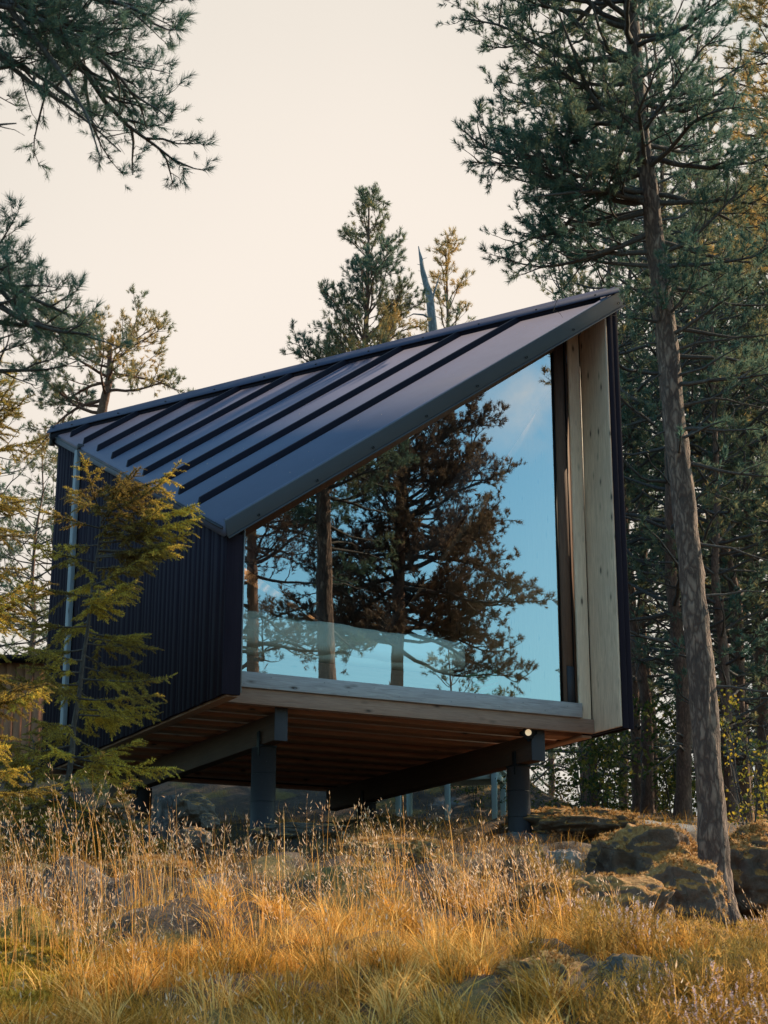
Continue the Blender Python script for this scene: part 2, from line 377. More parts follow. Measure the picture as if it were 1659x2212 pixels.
# ------------------------------------------------------------------ ground
xs = np.unique(np.concatenate([np.linspace(-900, -40, 12), np.linspace(-40, -9, 24), np.linspace(-9, 10, 190), np.linspace(10, 40, 24), np.linspace(40, 900, 12)]))
ys = np.unique(np.concatenate([np.linspace(-300, -20, 10), np.linspace(-20, 5, 24), np.linspace(5, 26, 210), np.linspace(26, 60, 40), np.linspace(60, 1800, 24)]))
gx, gy = np.meshgrid(xs, ys); gz = ground_z(gx, gy)
nx, ny = len(xs), len(ys); i = (np.arange(ny-1)[:, None]*nx+np.arange(nx-1)[None]).ravel()
gr = obj_from('ground', mesh_np('ground', np.stack([gx, gy, gz], -1).reshape(-1, 3), [np.stack([i, i+1, i+nx+1, i+nx], 1)], M['ground'], True))
gr['kind'] = 'structure'

# ------------------------------------------------------------------ cabin
cabin = empty('cabin', A0, 'angular black timber cabin with folded metal roof and huge slanted window, raised on steel posts', 'cabin', rz=math.pi/2-TH)
W_, D_ = 4.335, 6.05                       # inner width, depth
def rz_(x, y): return 1.79+.709*x+.460*y    # front-left roof plane (top)
RX = 4.52; RY = 6.15
def rz2(x, y):                              # back-right roof plane through the ridge ends and a low back corner
    p1 = np.array([RX, -.1, rz_(RX, -.1)]); p2 = np.array([-.24, RY, rz_(-.24, RY)]); p3 = np.array([RX, RY, 1.8])
    n = np.cross(p2-p1, p3-p1); return p1[2]-(n[0]*(x-p1[0])+n[1]*(y-p1[1]))/n[2]
# left wall: black vertical boards of uneven depth
def clad(name, pts_fn, n, length, top_fn, bottom, seed, parent):
    r = np.random.default_rng(seed); b = MB(); tint = []
    e = np.concatenate([[0], np.cumsum(r.uniform(.6, 1.4, n))]); e = e/e[-1]*length
    for k in range(n):
        a0, a1 = e[k]+.0005, e[k+1]-.0005; o = .024+r.uniform(0, .0035)
        zz = bottom+r.uniform(-.006, .006)
        P = [pts_fn(a0, 0), pts_fn(a1, 0), pts_fn(a1, o), pts_fn(a0, o)]
        b.hexa([(p[0], p[1], zz) for p in P]+[(P[j][0], P[j][1], top_fn(*P[j])) for j in range(4)])
        tint += [r.uniform()]*8
    me = b.mesh(name, M['black_cladding']); a = me.attributes.new('tint', 'FLOAT', 'POINT'); a.data.foreach_set('value', np.array(tint, np.float32))
    return obj_from(name, me, parent)
b = MB()   # core of the left wall
b.hexa([(-.165, 0, -.03), (-.015, 0, -.03), (-.015, D_-.01, -.03), (-.165, D_-.01, -.03)]+[(x, y, rz_(x, y)-.13) for x, y in ((-.165, 0), (-.015, 0), (-.015, D_-.01), (-.165, D_-.01))])
lw = b.build('left_wall', M['black_cladding'], cabin)
clad('wall_boards', lambda a, o: (-.165-o, a), 48, D_, lambda x, y: rz_(x, y)-.125, -.045, 1, lw)
bb = MB(); bb.box(-.19, -.012, -.03, -.003, -.045, rz_(-.19, 0)-.13); bb.build('corner_board', M['black_cladding'], lw, bevel=.003)
bb = MB(); bb.box(-.010, .0, -.034, .52, -.02, rz_(0, 0)-.14); bb.build('edge_strip', M['batten_wood'], lw)
# weathered batten standing on the left wall under the eave
bb = MB(); bb.hexa([(-.26, 4.93, .34), (-.205, 4.93, .34), (-.205, 5.05, .34), (-.26, 5.05, .34), (-.26, 4.94, 3.86), (-.205, 4.94, 3.86), (-.205, 5.06, 3.86), (-.26, 5.06, 3.86)])
bt = bb.build('batten', M['batten_wood'], lw, bevel=.004); bt['label'] = 'grey weathered upright batten on the black side wall'
bb = MB(); bb.box(-.27, -.2, 4.85, 4.93, 3.84, 3.90); bb.build('bracket', M['dark_steel'], bt)
# back wall and right wall
b = MB(); b.hexa([(-.15, D_-.13, 0), (4.47, D_-.13, 0), (4.47, D_, 0), (-.15, D_, 0)]+[(x, y, rz2(x, y)-.14) for x, y in ((-.14, D_-.13), (4.47, D_-.13), (4.47, D_), (-.14, D_))])
b.build('back_wall', M['black_cladding'], cabin)
b = MB(); b.hexa([(4.355, .005, -.0), (4.46, .005, -.0), (4.46, D_, 0), (4.355, D_, 0)]+[(x, y, z-.12) for x, y, z in ((4.355, .005, rz2(4.355, .005)-.06), (4.46, .005, rz2(4.46, .005)), (4.46, D_, rz2(4.46, D_)), (4.355, D_, rz2(4.355, D_)))])
rw = b.build('right_wall', M['black_cladding'], cabin)
clad('wall_boards', lambda a, o: (4.46+o, a), 52, D_, lambda x, y: rz2(x, y)-.13, -.02, 2, rw)
zt = rz_(4.36, 0)-.17
bb = MB(); bb.box(4.345, 4.415, -.025, .003, -.03, zt); bb.build('corner_board', M['black_cladding'], rw, bevel=.004)
bb = MB(); bb.box(4.419, 4.487, -.018, .003, -.035, zt+.02); bb.build('corner_board', M['black_cladding'], rw, bevel=.004)
# reveal inside right wall and casing boards round the window
b = MB(); b.box(4.318, 4.343, -.012, .53, -.01, rz_(4.33, 0)-.2); rv = b.build('reveal_board', M['reveal_wood'], cabin, bevel=.003)
rv['label'] = 'wide pale knotty board lining the right side of the window recess'
b = MB(); b.box(4.15, 4.298, .50, .53, .135, rz_(4.15, .5)-.2); b.build('casing_board', M['grey_wood_up'], cabin, bevel=.003)
b = MB(); b.box(4.300, 4.316, .512, .53, .135, rz_(4.15, .5)-.2); b.build('shadow_strip', M['black'], cabin)
b = MB(); b.box(.002, 4.147, .44, .53, .135, .29); b.build('sill_board', M['grey_wood'], cabin, bevel=.004)
b = MB(); b.box(.002, 4.314, .475, .53, -.02, .132); b.build('lower_fascia', M['brown_wood'], cabin, bevel=.003)
sill = [o for o in cabin.children if o.name.startswith('sill_board')][0]
for k in range(14):   # screw heads in the sill
    b = MB(); b.disc((.2+k*.29+rng.uniform(-.02, .02), .442, .175+.07*(k % 2)+rng.uniform(-.01, .01)), (0, -1, 0), .006, .004, 8); b.build('screw', M['batten_wood'], sill)
# window
zl = lambda x: 1.515+.717*x
win = MB(); win.box(3.985, 4.148, .535, .60, .292, zl(3.985)+.25); win.box(.002, .03, .535, .60, .292, zl(0)+.2)
win.hexa([(.03, .535, zl(.03)), (3.985, .535, zl(3.985)), (3.985, .60, zl(3.985)), (.03, .60, zl(.03)), (.03, .535, zl(.03)+.25), (3.985, .535, zl(3.985)+.25), (3.985, .60, zl(3.985)+.25), (.03, .60, zl(.03)+.25)])
win.box(.03, 3.985, .58, .60, .2, .292)
wf = win.build('window', M['frame_wood'], cabin)
g = MB(); g.add([(.03, .56, .292), (3.985, .56, .292), (3.985, .56, zl(3.985)), (.03, .56, zl(.03))], [[0, 1, 2, 3]]); pane = g.build('pane', M['glass'], wf)
g = MB(); g.box(4.02, 4.10, .515, .534, .292, .70); pp = g.build('dark_panel', M['dark_steel'], wf)
g = MB(); g.box(3.95, 3.975, .552, .558, .292, zl(3.95)); g.build('seal', M['black'], wf)
g = MB(); g.box(4.105, 4.118, .522, .534, .292, zl(4.1)+.1); g.build('seal', M['black'], wf)
# floor slab, joists and lining
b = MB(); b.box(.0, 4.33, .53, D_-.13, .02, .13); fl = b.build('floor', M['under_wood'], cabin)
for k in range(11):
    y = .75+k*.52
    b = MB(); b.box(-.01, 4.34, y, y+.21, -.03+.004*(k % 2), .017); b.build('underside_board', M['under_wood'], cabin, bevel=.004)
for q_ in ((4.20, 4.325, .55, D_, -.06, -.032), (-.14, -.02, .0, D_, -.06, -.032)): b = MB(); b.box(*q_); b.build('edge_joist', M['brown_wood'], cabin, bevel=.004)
b = MB(); b.box(.004, .02, .61, D_-.14, .135, 1.6)
b.hexa([(.003, D_-.16, .135), (4.33, D_-.16, .135), (4.33, D_-.135, .135), (.003, D_-.135, .135)]+[(x, y, min(rz_(x, y), rz2(x, y))-.24) for x, y in ((.003, D_-.16), (4.33, D_-.16), (4.33, D_-.135), (.003, D_-.135))])
b.hexa([(.004, .61, 1.6), (.02, .61, 1.6), (.02, D_-.16, 1.6), (.004, D_-.16, 1.6)]+[(x, y, rz_(x, y)-.22) for x, y in ((.004, .61), (.02, .61), (.02, D_-.16), (.004, D_-.16))])
b.build('inner_lining', M['inner_wood'], cabin)
b = MB(); b.hexa([(4.31, .61, .135), (4.33, .61, .135), (4.33, D_-.17, .135), (4.31, D_-.17, .135)]+[(x, y, rz2(x, y)-.30) for x, y in ((4.31, .61), (4.33, .61), (4.33, D_-.17), (4.31, D_-.17))]); b.build('inner_lining', M['inner_wood'], cabin)
# beams, posts
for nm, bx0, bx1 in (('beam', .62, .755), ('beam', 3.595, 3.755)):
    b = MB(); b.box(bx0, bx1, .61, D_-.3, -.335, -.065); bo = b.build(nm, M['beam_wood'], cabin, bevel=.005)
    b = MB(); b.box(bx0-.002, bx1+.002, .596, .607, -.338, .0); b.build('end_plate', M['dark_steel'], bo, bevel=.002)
    for yy in (.9, 4.6):
        cx = (bx0+bx1)/2
        wz = float(ground_z(*cab(cx, yy, 0)[:2]))-A0[2]
        if yy < 1 and bx0 > 3: wz = -1.14
        b = MB(); b.tube([(cx, yy+.12, wz-.35), (cx, yy+.12, -.36)], [.125, .125], 28, True); po = b.build('post', M['post_steel'], cabin, True)
        for zz in (-.62, -.9): b = MB(); b.tube([(cx, yy+.12, zz), (cx, yy+.12, zz+.006)], [.127, .127], 28, True); b.build('post_ring', M['black'], po)
        b = MB(); b.box(cx-.09, cx+.09, yy, yy+.22, -.362, -.338); b.box(cx-.10, cx-.085, yy+.02, yy+.08, -.45, -.2); b.build('post_bracket', M['black'], po, bevel=.003)
        if yy < 1 and bx0 > 3:
            b = MB(); b.box(cx-.24, cx+.30, yy-.12, yy+.36, wz-.4, wz+.06); b.build('footing', M['concrete'], po, bevel=.01)
# round ship-style lamp on the right beam
lp = MB(); c0 = np.array([3.585, .70, -.055]); nrm = np.array([-.55, -.83, 0]); lp.disc((3.575, .63, -.05), nrm, .068, .055, 28)
for k in range(4):
    a = k*math.pi/2; ax = np.array([.83, -.55, 0]); ax = ax/np.linalg.norm(ax); q = np.array([3.575, .63, -.05])+nrm/np.linalg.norm(nrm)*.02+(ax*math.cos(a)+np.array([0, 0, 1])*math.sin(a))*.072
    lp.disc(q, nrm, .022, .02, 12)
lamp = lp.build('lamp', M['black'], cabin)
lp = MB(); lp.disc(np.array([3.575, .63, -.05])+nrm/np.linalg.norm(nrm)*.056, nrm, .034, .008, 20); lp.build('lamp_lens', M['lamp_lens'], lamp)
# roof
def onroof(x, y, h=0): return (x, y, rz_(x, y)+h)
b = MB()
tri = [(-.24, -.08), (RX, -.08), (-.24, RY)]
b.prism([onroof(x, y, -.12) for x, y in tri], [onroof(x, y) for x, y in tri]); roof = b.build('roof', M['roof_metal'], cabin)
b = MB()
tr2 = [(RX, -.08), (RX, RY), (-.24, RY)]
b.prism([(x, y, rz2(x, y)-.15) for x, y in tr2], [(x, y, rz2(x, y)-.005) for x, y in tr2]); b.build('rear_slope', M['roof_metal'], roof)
def ridge_x(y): return RX+(-.24-RX)*(y+.08)/(RY+.08)
for k in range(9):
    y = .80+.592*k
    xe = ridge_x(y)-.09
    b = MB(); x0 = -.185
    w = .015; h = .075
    b.hexa([onroof(x0, y-w-.012, .0), onroof(xe, y-w-.012, .0), onroof(xe, y+w+.012, .0), onroof(x0, y+w+.012, .0),
            onroof(x0+.012, y-w, h), onroof(xe, y-w, h), onroof(xe, y+w, h), onroof(x0+.012, y+w, h)])
    b.build('standing_seam', M['seam_metal'], roof, bevel=.003)
# verge flashing along the front: top strip and face
b = MB()
b.hexa([onroof(-.21, -.115, -.13), onroof(RX-.02, -.115, -.15), onroof(RX-.02, -.082, -.15), onroof(-.21, -.082, -.13),
        onroof(-.24, -.115, .045), onroof(RX+.02, -.115, .045), onroof(RX+.02, -.082, .045), onroof(-.24, -.082, .045)])
b.hexa([onroof(-.20, -.128, -.15), onroof(RX+.01, -.128, -.17), onroof(RX+.01, -.09, -.17), onroof(-.20, -.09, -.15),
        onroof(-.20, -.128, -.133), onroof(RX+.01, -.128, -.153), onroof(RX+.01, -.09, -.153), onroof(-.20, -.09, -.133)])
vg = b.build('verge_flashing', M['verge_metal'], roof, bevel=.004)
b = MB(); b.hexa([onroof(-.2, -.08, .003), onroof(RX-.15, -.08, .003), onroof(RX-.15, .05, .003), onroof(-.2, .05, .003), onroof(-.2, -.08, .044), onroof(RX-.15, -.08, .044), onroof(RX-.15, -.04, .044), onroof(-.2, -.04, .044)])
b.build('verge_cap', M['roof_metal'], roof)
for k in range(8):
    x = .1+k*.62; p = onroof(x, -.115, -.09); b = MB(); b.disc(p, (0, -1, 0), .013, .012, 10); b.build('screw', M['black'], vg)
# ridge flashing: raised folded strip
rd = np.array([RX+.24, -.08-RY, 0]); 
p0 = np.array(onroof(-.24, RY)); p1 = np.array(onroof(RX, -.08)); d = (p1-p0)/np.linalg.norm(p1-p0)
side = np.array([-.62, -.78, 0]); sl1 = np.array([side[0], side[1], .717*side[0]+.467*side[1]])     # down the front slope
s2 = np.array([.62, .78, 0]); z2 = rz2(1+.62, 1+.78)-rz2(1, 1); sl2 = np.array([.62, .78, z2])
b = MB(); h = .075
ring = lambda P: [P+sl1*.17+np.array([0, 0, h-.004]), P+sl1*.17+np.array([0, 0, h+.008]), P+np.array([0, 0, h+.03]), P+sl2*.17+np.array([0, 0, h+.008]), P+sl2*.17+np.array([0, 0, h-.01]), P+np.array([0, 0, h+.01])]
b.prism(ring(p0-d*.03), ring(p1+d*.01)); rf = b.build('ridge_flashing', M['ridge_metal'], roof)
b = MB(); ring2 = lambda P: [P+sl1*.14+np.array([0, 0, -.02]), P+sl1*.14+np.array([0, 0, h]), P+sl2*.14+np.array([0, 0, h]), P+sl2*.14+np.array([0, 0, -.02])]
b.prism(ring2(p0+d*.02), ring2(p1-d*.25)); b.build('ridge_batten', M['seam_metal'], rf)
for k in range(11):
    q = p0+d*(.35+k*.72)+sl1*.12+np.array([0, 0, h+.011]); b = MB(); b.disc(q, (-.3, -.5, .8), .012, .012, 10); b.build('screw', M['black'], rf)
b = MB(); q = p0-d*.02; b.hexa([q+np.array(v) for v in ((-.03, -.10, -.17), (.03, -.04, -.17), (.06, .04, -.17), (-.02, .04, -.17), (-.03, -.10, .08), (.03, -.04, .1), (.06, .04, .09), (-.02, .04, .09))]); b.build('corner_cap', M['verge_metal'], rf)
nr = np.random.default_rng(40); nb_ = MB()
for k in range(150):   # needles fallen on the sheets
    y = nr.uniform(.1, 4.5); x = nr.uniform(-.1, ridge_x(y)-.35); a = nr.uniform(0, 6.28); l = nr.uniform(.015, .03); p_ = np.array(onroof(x, y, .004)); q_ = np.array(onroof(x+l*math.cos(a), y+l*math.sin(a), .006)); w_ = np.array([-math.sin(a), math.cos(a), 0])*.0022
    nb_.add([p_-w_, p_+w_, q_], T=[[0, 1, 2]])
nd_ = nb_.build('fallen_needles', M['inner_wood'], roof); nd_['kind'] = 'stuff'
# eave trim: thin double edge
b = MB()
for dx, dz, t_ in ((-.262, -.02, .014), (-.235, -.075, .010)):
    b.hexa([onroof(dx, -.06, dz-t_), onroof(dx+.03, -.06, dz-t_), onroof(dx+.03, RY-.03, dz-t_), onroof(dx, RY-.03, dz-t_), onroof(dx, -.06, dz), onroof(dx+.03, -.06, dz), onroof(dx+.03, RY-.03, dz), onroof(dx, RY-.03, dz)])
b.build('eave_trim', M['dark_steel'], roof)
def soft_box(x0, x1, y0, y1, z0, z1, mat, name, parent, amp=.03, seg=(30, 16, 8), seed=0, pw=.35):
    """rounded, rumpled cushion-like block"""
    V = []; F = []; idx = {}
    nx_, ny_, nz_ = seg
    def vid(i, j, k):
        if (i, j, k) not in idx:
            idx[(i, j, k)] = len(V); V.append((i/nx_*2-1, j/ny_*2-1, k/nz_*2-1))
        return idx[(i, j, k)]
    for i in range(nx_):
        for j in range(ny_):
            F.append([vid(i, j, 0), vid(i, j+1, 0), vid(i+1, j+1, 0), vid(i+1, j, 0)]); F.append([vid(i, j, nz_), vid(i+1, j, nz_), vid(i+1, j+1, nz_), vid(i, j+1, nz_)])
    for i in range(nx_):
        for k in range(nz_):
            F.append([vid(i, 0, k), vid(i+1, 0, k), vid(i+1, 0, k+1), vid(i, 0, k+1)]); F.append([vid(i, ny_, k), vid(i, ny_, k+1), vid(i+1, ny_, k+1), vid(i+1, ny_, k)])
    for j in range(ny_):
        for k in range(nz_):
            F.append([vid(0, j, k), vid(0, j, k+1), vid(0, j+1, k+1), vid(0, j+1, k)]); F.append([vid(nx_, j, k), vid(nx_, j+1, k), vid(nx_, j+1, k+1), vid(nx_, j, k+1)])
    V = np.array(V); L = np.maximum(np.abs(V).max(1), 1e-6); nn = (np.abs(V)**6).sum(1)**(1/6); V = V*(L/nn)[:, None]
    C = np.array([(x0+x1)/2, (y0+y1)/2, (z0+z1)/2]); H = np.array([(x1-x0)/2, (y1-y0)/2, (z1-z0)/2])
    P = C+V*H; nrm_ = V/np.linalg.norm(V, axis=1)[:, None]
    P = P+nrm_*(amp*fbm(P[:, 0]*3, P[:, 1]*3, P[:, 2]*5, 4, seed))[:, None]
    return obj_from(name, mesh_np(name, P, [np.array(F)], mat, True), parent)
# bed and things inside (stand on the cabin floor)
bed = empty('bed', cab(.1, .8, .13), 'low wooden bed with white bedding behind the slanted window glass', 'bed', rz=math.pi/2-TH)
b = MB(); b.box(0, 2.9, 0, 1.9, .0, .40); b.build('bed_frame', M['brown_wood'], bed, bevel=.01)
soft_box(-.0, 2.85, .0, 1.85, .405, .64, M['duvet'], 'mattress', bed, .012, seed=4)
soft_box(-.05, 2.95, -.08, 1.9, .47, .84, M['duvet'], 'duvet', bed, .035, (60, 30, 10), seed=8)
soft_box(.02, .8, .5, 1.6, .82, 1.0, M['pillow'], 'pillow', bed, .03, seed=12)
tw = empty('towel_stack', cab(3.05, 1.0, .13), 'dark green slatted folding stool leaning inside the lower right of the window', 'stool', rz=math.pi/2-TH)
for k in range(5):
    b = MB(); b.bar((0, .02*k, .22+.06*k), (.42, .02*k+.05, .34+.06*k), .05, .035); b.build('slat', M['towel'], tw, bevel=.005)
b = MB()
for x in (.05, .37): b.bar((x, .0, .0), (x, .12, .62), .03, .03)
b.build('stool_frame', M['brown_wood'], tw)
tw.name = 'folding_stool'
shl = MB(); shl.box(0, .14, 0, .25, 0, .30); shf = empty('wall_shelf', cab(.025, .65, 1.1), 'small orange wooden shelf box on the inner wall at the left edge of the window', 'shelf', rz=math.pi/2-TH)
shl.build('shelf_box', M['inner_wood'], shf, bevel=.008); shl = MB(); shl.box(-.0, .16, -.01, .27, .302, .32); shl.build('shelf_top', M['inner_wood'], shf)

# ------------------------------------------------------------------ white trestle table behind the cabin
tb = at(975, 1784, 23.5); tz = float(ground_z(tb[0], tb[1]))
table = empty('trestle_table', (tb[0], tb[1], tz-.02), 'pale green painted table standing on the ground behind the cabin', 'table', rz=R(-14))
top_h = at(1075, 1665, 23.5)[2]-tz
b = MB(); b.box(-.75, .75, -.35, .35, top_h-.03, top_h); b.build('table_top', M['white_paint'], table, bevel=.006)
b = MB(); b.box(-.70, .70, -.31, -.285, top_h-.15, top_h-.032); b.box(-.70, .70, .285, .31, top_h-.15, top_h-.032); b.box(-.70, -.675, -.283, .283, top_h-.15, top_h-.032); b.box(.675, .70, -.283, .283, top_h-.15, top_h-.032); b.build('apron', M['white_paint'], table)
for x, y in ((-.66, -.33), (.66, -.33), (-.66, .33), (.66, .33), (.02, -.335)):
    b = MB(); b.hexa([(x-.03, y-.03, -.15), (x+.03, y-.03, -.15), (x+.03, y+.03, -.15), (x-.03, y+.03, -.15), (x-.04, y-.016, top_h-.034), (x+.04, y-.016, top_h-.034), (x+.04, y+.03, top_h-.034), (x-.04, y+.03, top_h-.034)])
    b.build('leg', M['white_paint'], table, bevel=.004)

# ------------------------------------------------------------------ red-brown shed at far left
sx = at(84, 1600, 26.0)
shed = empty('shed', (sx[0], 26.0, float(ground_z(sx[0], 26))), 'small red-brown boarded shed at the left edge behind the spruces', 'shed')
h = at(40, 1432, 26.0)[2]-shed.location[2]
b = MB(); r = np.random.default_rng(3)
for k in range(26):
    x1 = -k*.14; o = .01*(k % 2); b.box(x1-.134, x1, -o, .03, -1.0, h)
b.box(-3.64, -.02, .03, 2.6, -1, h); b.build('wall', M['shed_wood'], shed)
b = MB(); b.hexa([(-3.9, -.25, h+.0), (.2, -.25, h), (.2, 2.9, h+.5), (-3.9, 2.9, h+.5), (-3.9, -.25, h+.08), (.2, -.25, h+.08), (.2, 2.9, h+.58), (-3.9, 2.9, h+.58)]); b.build('roof', M['seam_metal'], shed)

# ------------------------------------------------------------------ trees
def unit(v): return v/(np.linalg.norm(v)+1e-9)
def grow(p, d, L, n, r, up=0., wob=.12):
    pts = [np.array(p, float)]; d = unit(np.array(d, float)); st = L/n
    for k in range(n):
        d = unit(d+r.normal(0, wob, 3)+np.array([0, 0, up]))
        pts.append(pts[-1]+d*st)
    return np.array(pts)
def sample(pts, s):
    k = len(pts)-1; f = min(max(s, 0), .9999)*k; i = int(f); f -= i
    return pts[i]*(1-f)+pts[i+1]*f, unit(pts[i+1]-pts[i])
def instance_tris(T, P, Dv, Sc, r, tint=None, jit=.15):
    """T (n,3,3) template triangles with axis +Z, placed K times"""
    K = len(P); Dv = Dv/np.linalg.norm(Dv, axis=1)[:, None]
    rv = r.normal(size=(K, 3)); a = np.cross(Dv, rv); a /= np.linalg.norm(a, axis=1)[:, None]+1e-9; b = np.cross(Dv, a)
    T2 = T.reshape(-1, 3)
    V = P[:, None]+Sc[:, None, None]*(T2[None, :, 0:1]*a[:, None]+T2[None, :, 1:2]*b[:, None]+T2[None, :, 2:3]*Dv[:, None])
    nt_ = len(T2)
    V = V.reshape(-1, 3)
    tt = np.repeat(r.uniform(0, 1, K) if tint is None else tint, nt_)
    return V, np.clip(tt+np.repeat(r.normal(0, jit, len(V)//3), 3), 0, 1)
def tuft_template(n, L, w, r, shoot=.07, spread=(25, 75)):
    T = []
    for k in range(n):
        s = r.uniform(0, 1); z = s*shoot; az = r.uniform(0, 2*np.pi)
        el = R(r.uniform(*spread))*(1-.45*s); l = L*r.uniform(.75, 1.1)
        d = np.array([math.sin(el)*math.cos(az), math.sin(el)*math.sin(az), math.cos(el)])
        o = np.cross(d, r.normal(size=3)); o = unit(o)*w/2; b0 = np.array([0, 0, z])
        T.append([b0-o, b0+o, b0+d*l])
    return np.array(T)
def finger_template(n, L, nl, w, r):
    T = []
    for k in range(n):
        z = (k+.5)/n*L; az = r.uniform(0, 2*np.pi); el = R(r.uniform(45, 75))*(1 if z < L*.85 else .45)
        d = np.array([math.sin(el)*math.cos(az), math.sin(el)*math.sin(az), math.cos(el)]); o = unit(np.cross(d, r.normal(size=3)))*w/2
        b0 = np.array([0, 0, z]); l = nl*r.uniform(.8, 1.15)
        T.append([b0-o, b0+o, b0+d*l])
    return np.array(T)
def pine(seed, trunk, rad, limbs, name, label, needle_mat, bark_mat, base=None, tuft=(30, .06, .004), dens=1.0, up=.05, sub_step=.13, twig_len=.16,
         group=None, along=0., trunk_sides=16, shoot=.07, tint_mu=.35, tint_sd=.22, cat='pine tree', bark_upper=None, dead=(), prune=None, gaps=0):
    """trunk polyline (n,3) world, rad per point; limbs = list of (t, azimuth deg, elevation deg, length)"""
    r = np.random.default_rng(seed); trunk = np.asarray(trunk, float); base = trunk[0] if base is None else np.asarray(base, float)
    root = empty(name, base, label, cat, group)
    tk = trunk-base
    # trunk with lumpy surface
    n = 150; s = np.linspace(0, 1, n); fi = s*(len(tk)-1); ii = np.minimum(fi.astype(int), len(tk)-2); ff = (fi-ii)[:, None]
    P = tk[ii]*(1-ff)+tk[ii+1]*ff; Rr = np.interp(fi, np.arange(len(rad)), rad)
    tb_ = MB(); tb_.tube(P, Rr, trunk_sides); V = tb_.V[0]; c = np.repeat(P, trunk_sides, 0)
    dv = V-c; zb = np.clip(V[:, 2], 0, 9); fl2 = .45*np.exp(-zb/.15)*(1+.5*np.sin(np.arctan2(dv[:, 1], dv[:, 0])*5+seed)); V = c+dv*(1+fl2+.13*fbm(V[:, 0]*16, V[:, 1]*16, V[:, 2]*5, 4, seed))[:, None]; tb_.V[0] = V
    tb_.build('trunk', bark_mat, root, True)
    lb = MB(); TP = []; TD = []; TS = []
    for (t, az, el, L) in dead:
        p, d = sample(tk, t); q = grow(p, (math.cos(R(az))*math.cos(R(el)), math.sin(R(az))*math.cos(R(el)), math.sin(R(el))), L, 7, r, -.03, .14)
        lb.tube(q, np.linspace(.010+.008*L, .003, 8), 6)
        for k in range(int(L*6)):
            s_ = r.uniform(.3, .95); pp_, dd = sample(q, s_); lb.tube(grow(pp_, unit(dd+r.normal(0, .7, 3)), r.uniform(.08, .3), 3, r, 0, .25), [.004, .003, .002, .001], 3)
    for (t, az, el, L) in limbs:
        p, d = sample(tk, t); rr = np.interp(t*(len(rad)-1), np.arange(len(rad)), rad)
        dr = np.array([math.cos(R(az))*math.cos(R(el)), math.sin(R(az))*math.cos(R(el)), math.sin(R(el))])
        nseg = max(5, int(L/.16)); lr = min(rr*.5, .010+.014*L)
        q = grow(p, dr, L, nseg, r, up, .15)
        if prune is not None:
            bad = np.where((q[:, 0]+base[0] < prune[0]) & (q[:, 2]+base[2] < prune[1]-.03))[0]
            if len(bad) and bad[0] < 3: continue
            if len(bad): q = q[:bad[0]]; nseg = len(q)-1
        lb.tube(q, np.linspace(lr, .005, nseg+1), 7)
        ns = max(3, int(L/sub_step*dens)); sgn = 1
        for k in range(ns):
            s_ = .18+.82*(k+r.uniform(0, .8))/ns
            if s_ > 1: continue
            pp_, dd = sample(q, s_); sgn = -sgn
            if gaps and L > .45 and fbm(pp_[0]*1.7+seed, pp_[1]*1.7, pp_[2]*2.2, 2, seed) < gaps-.55: continue
            if prune is not None and pp_[0]+base[0] < prune[0] and pp_[2]+base[2] < prune[1]+.05: continue
            side = unit(np.cross(dd, [0, 0, 1]))*sgn
            sd = unit(dd*r.uniform(.55, 1.0)+side*r.uniform(.5, 1.0)+np.array([0, 0, r.uniform(-.25, .5)]))
            sL = (L*.42*(1.08-s_)+.16)*r.uniform(.6, 1.25)
            m = max(3, int(sL/.09)); q2 = grow(pp_, sd, sL, m, r, .06, .16); lb.tube(q2, np.linspace(lr*.38*(1-s_*.5)+.002, .002, m+1), 4)
            nt2 = max(2, int(sL/.085*dens))
            for j in range(nt2):
                s2_ = .25+.75*(j+r.uniform(0, .9))/nt2
                if s2_ > 1: continue
                p3, d3 = sample(q2, s2_); td = unit(d3+r.normal(0, .55, 3)+np.array([0, 0, .28])); tl = twig_len*r.uniform(.35, 1.1)
                e = p3+td*tl; lb.tube(np.array([p3, p3+td*tl*.5+r.normal(0, .012, 3), e]), [.0028, .002, .0015], 3)
                for _q in range(2): TP.append(p3+td*tl*r.uniform(.45, 1)+r.normal(0, .028, 3)); TD.append(unit(td+r.normal(0, .6, 3)+np.array([0, 0, .2]))); TS.append(r.uniform(.6, 1.05))
                TP.append(e-td*.03); TD.append(unit(td+np.array([0, 0, .25]))); TS.append(r.uniform(.75, 1.15))
                if along and r.uniform() < along: TP.append(p3+td*tl*.35); TD.append(td); TS.append(r.uniform(.6, .95))
            TP.append(q2[-1]); TD.append(unit(q2[-1]-q2[-2]+np.array([0, 0, .3]))); TS.append(r.uniform(.85, 1.2))
        for e_ in range(3):
            TP.append(q[-1]-unit(q[-1]-q[-2])*.07*e_); TD.append(unit(unit(q[-1]-q[-2])+r.normal(0, .25, 3))); TS.append(1.1)
        if along:
            for k in range(int(L/.06*along)):
                pp_, dd = sample(q, r.uniform(.25, 1)); TP.append(pp_); TD.append(unit(dd+r.normal(0, .3, 3))); TS.append(r.uniform(.6, 1))
    lo = lb.build('limbs', bark_upper or M['twig'], root, True)
    TP = np.array(TP); TD = np.array(TD); TS = np.array(TS)
    if prune is not None:
        kp = ~((TP[:, 0]+base[0] < prune[0]) & (TP[:, 2]+base[2] < prune[1])); TP, TD, TS = TP[kp], TD[kp], TS[kp]
    Vs = []; Ts = []
    # whole sprays share a hue so that the crown has warm and cool clumps
    tint = np.clip(tint_mu+tint_sd*1.6*fbm(TP[:, 0]*1.1+seed, TP[:, 1]*1.1, TP[:, 2]*1.1, 2, seed), 0, 1)
    which = r.integers(0, 4, len(TP))
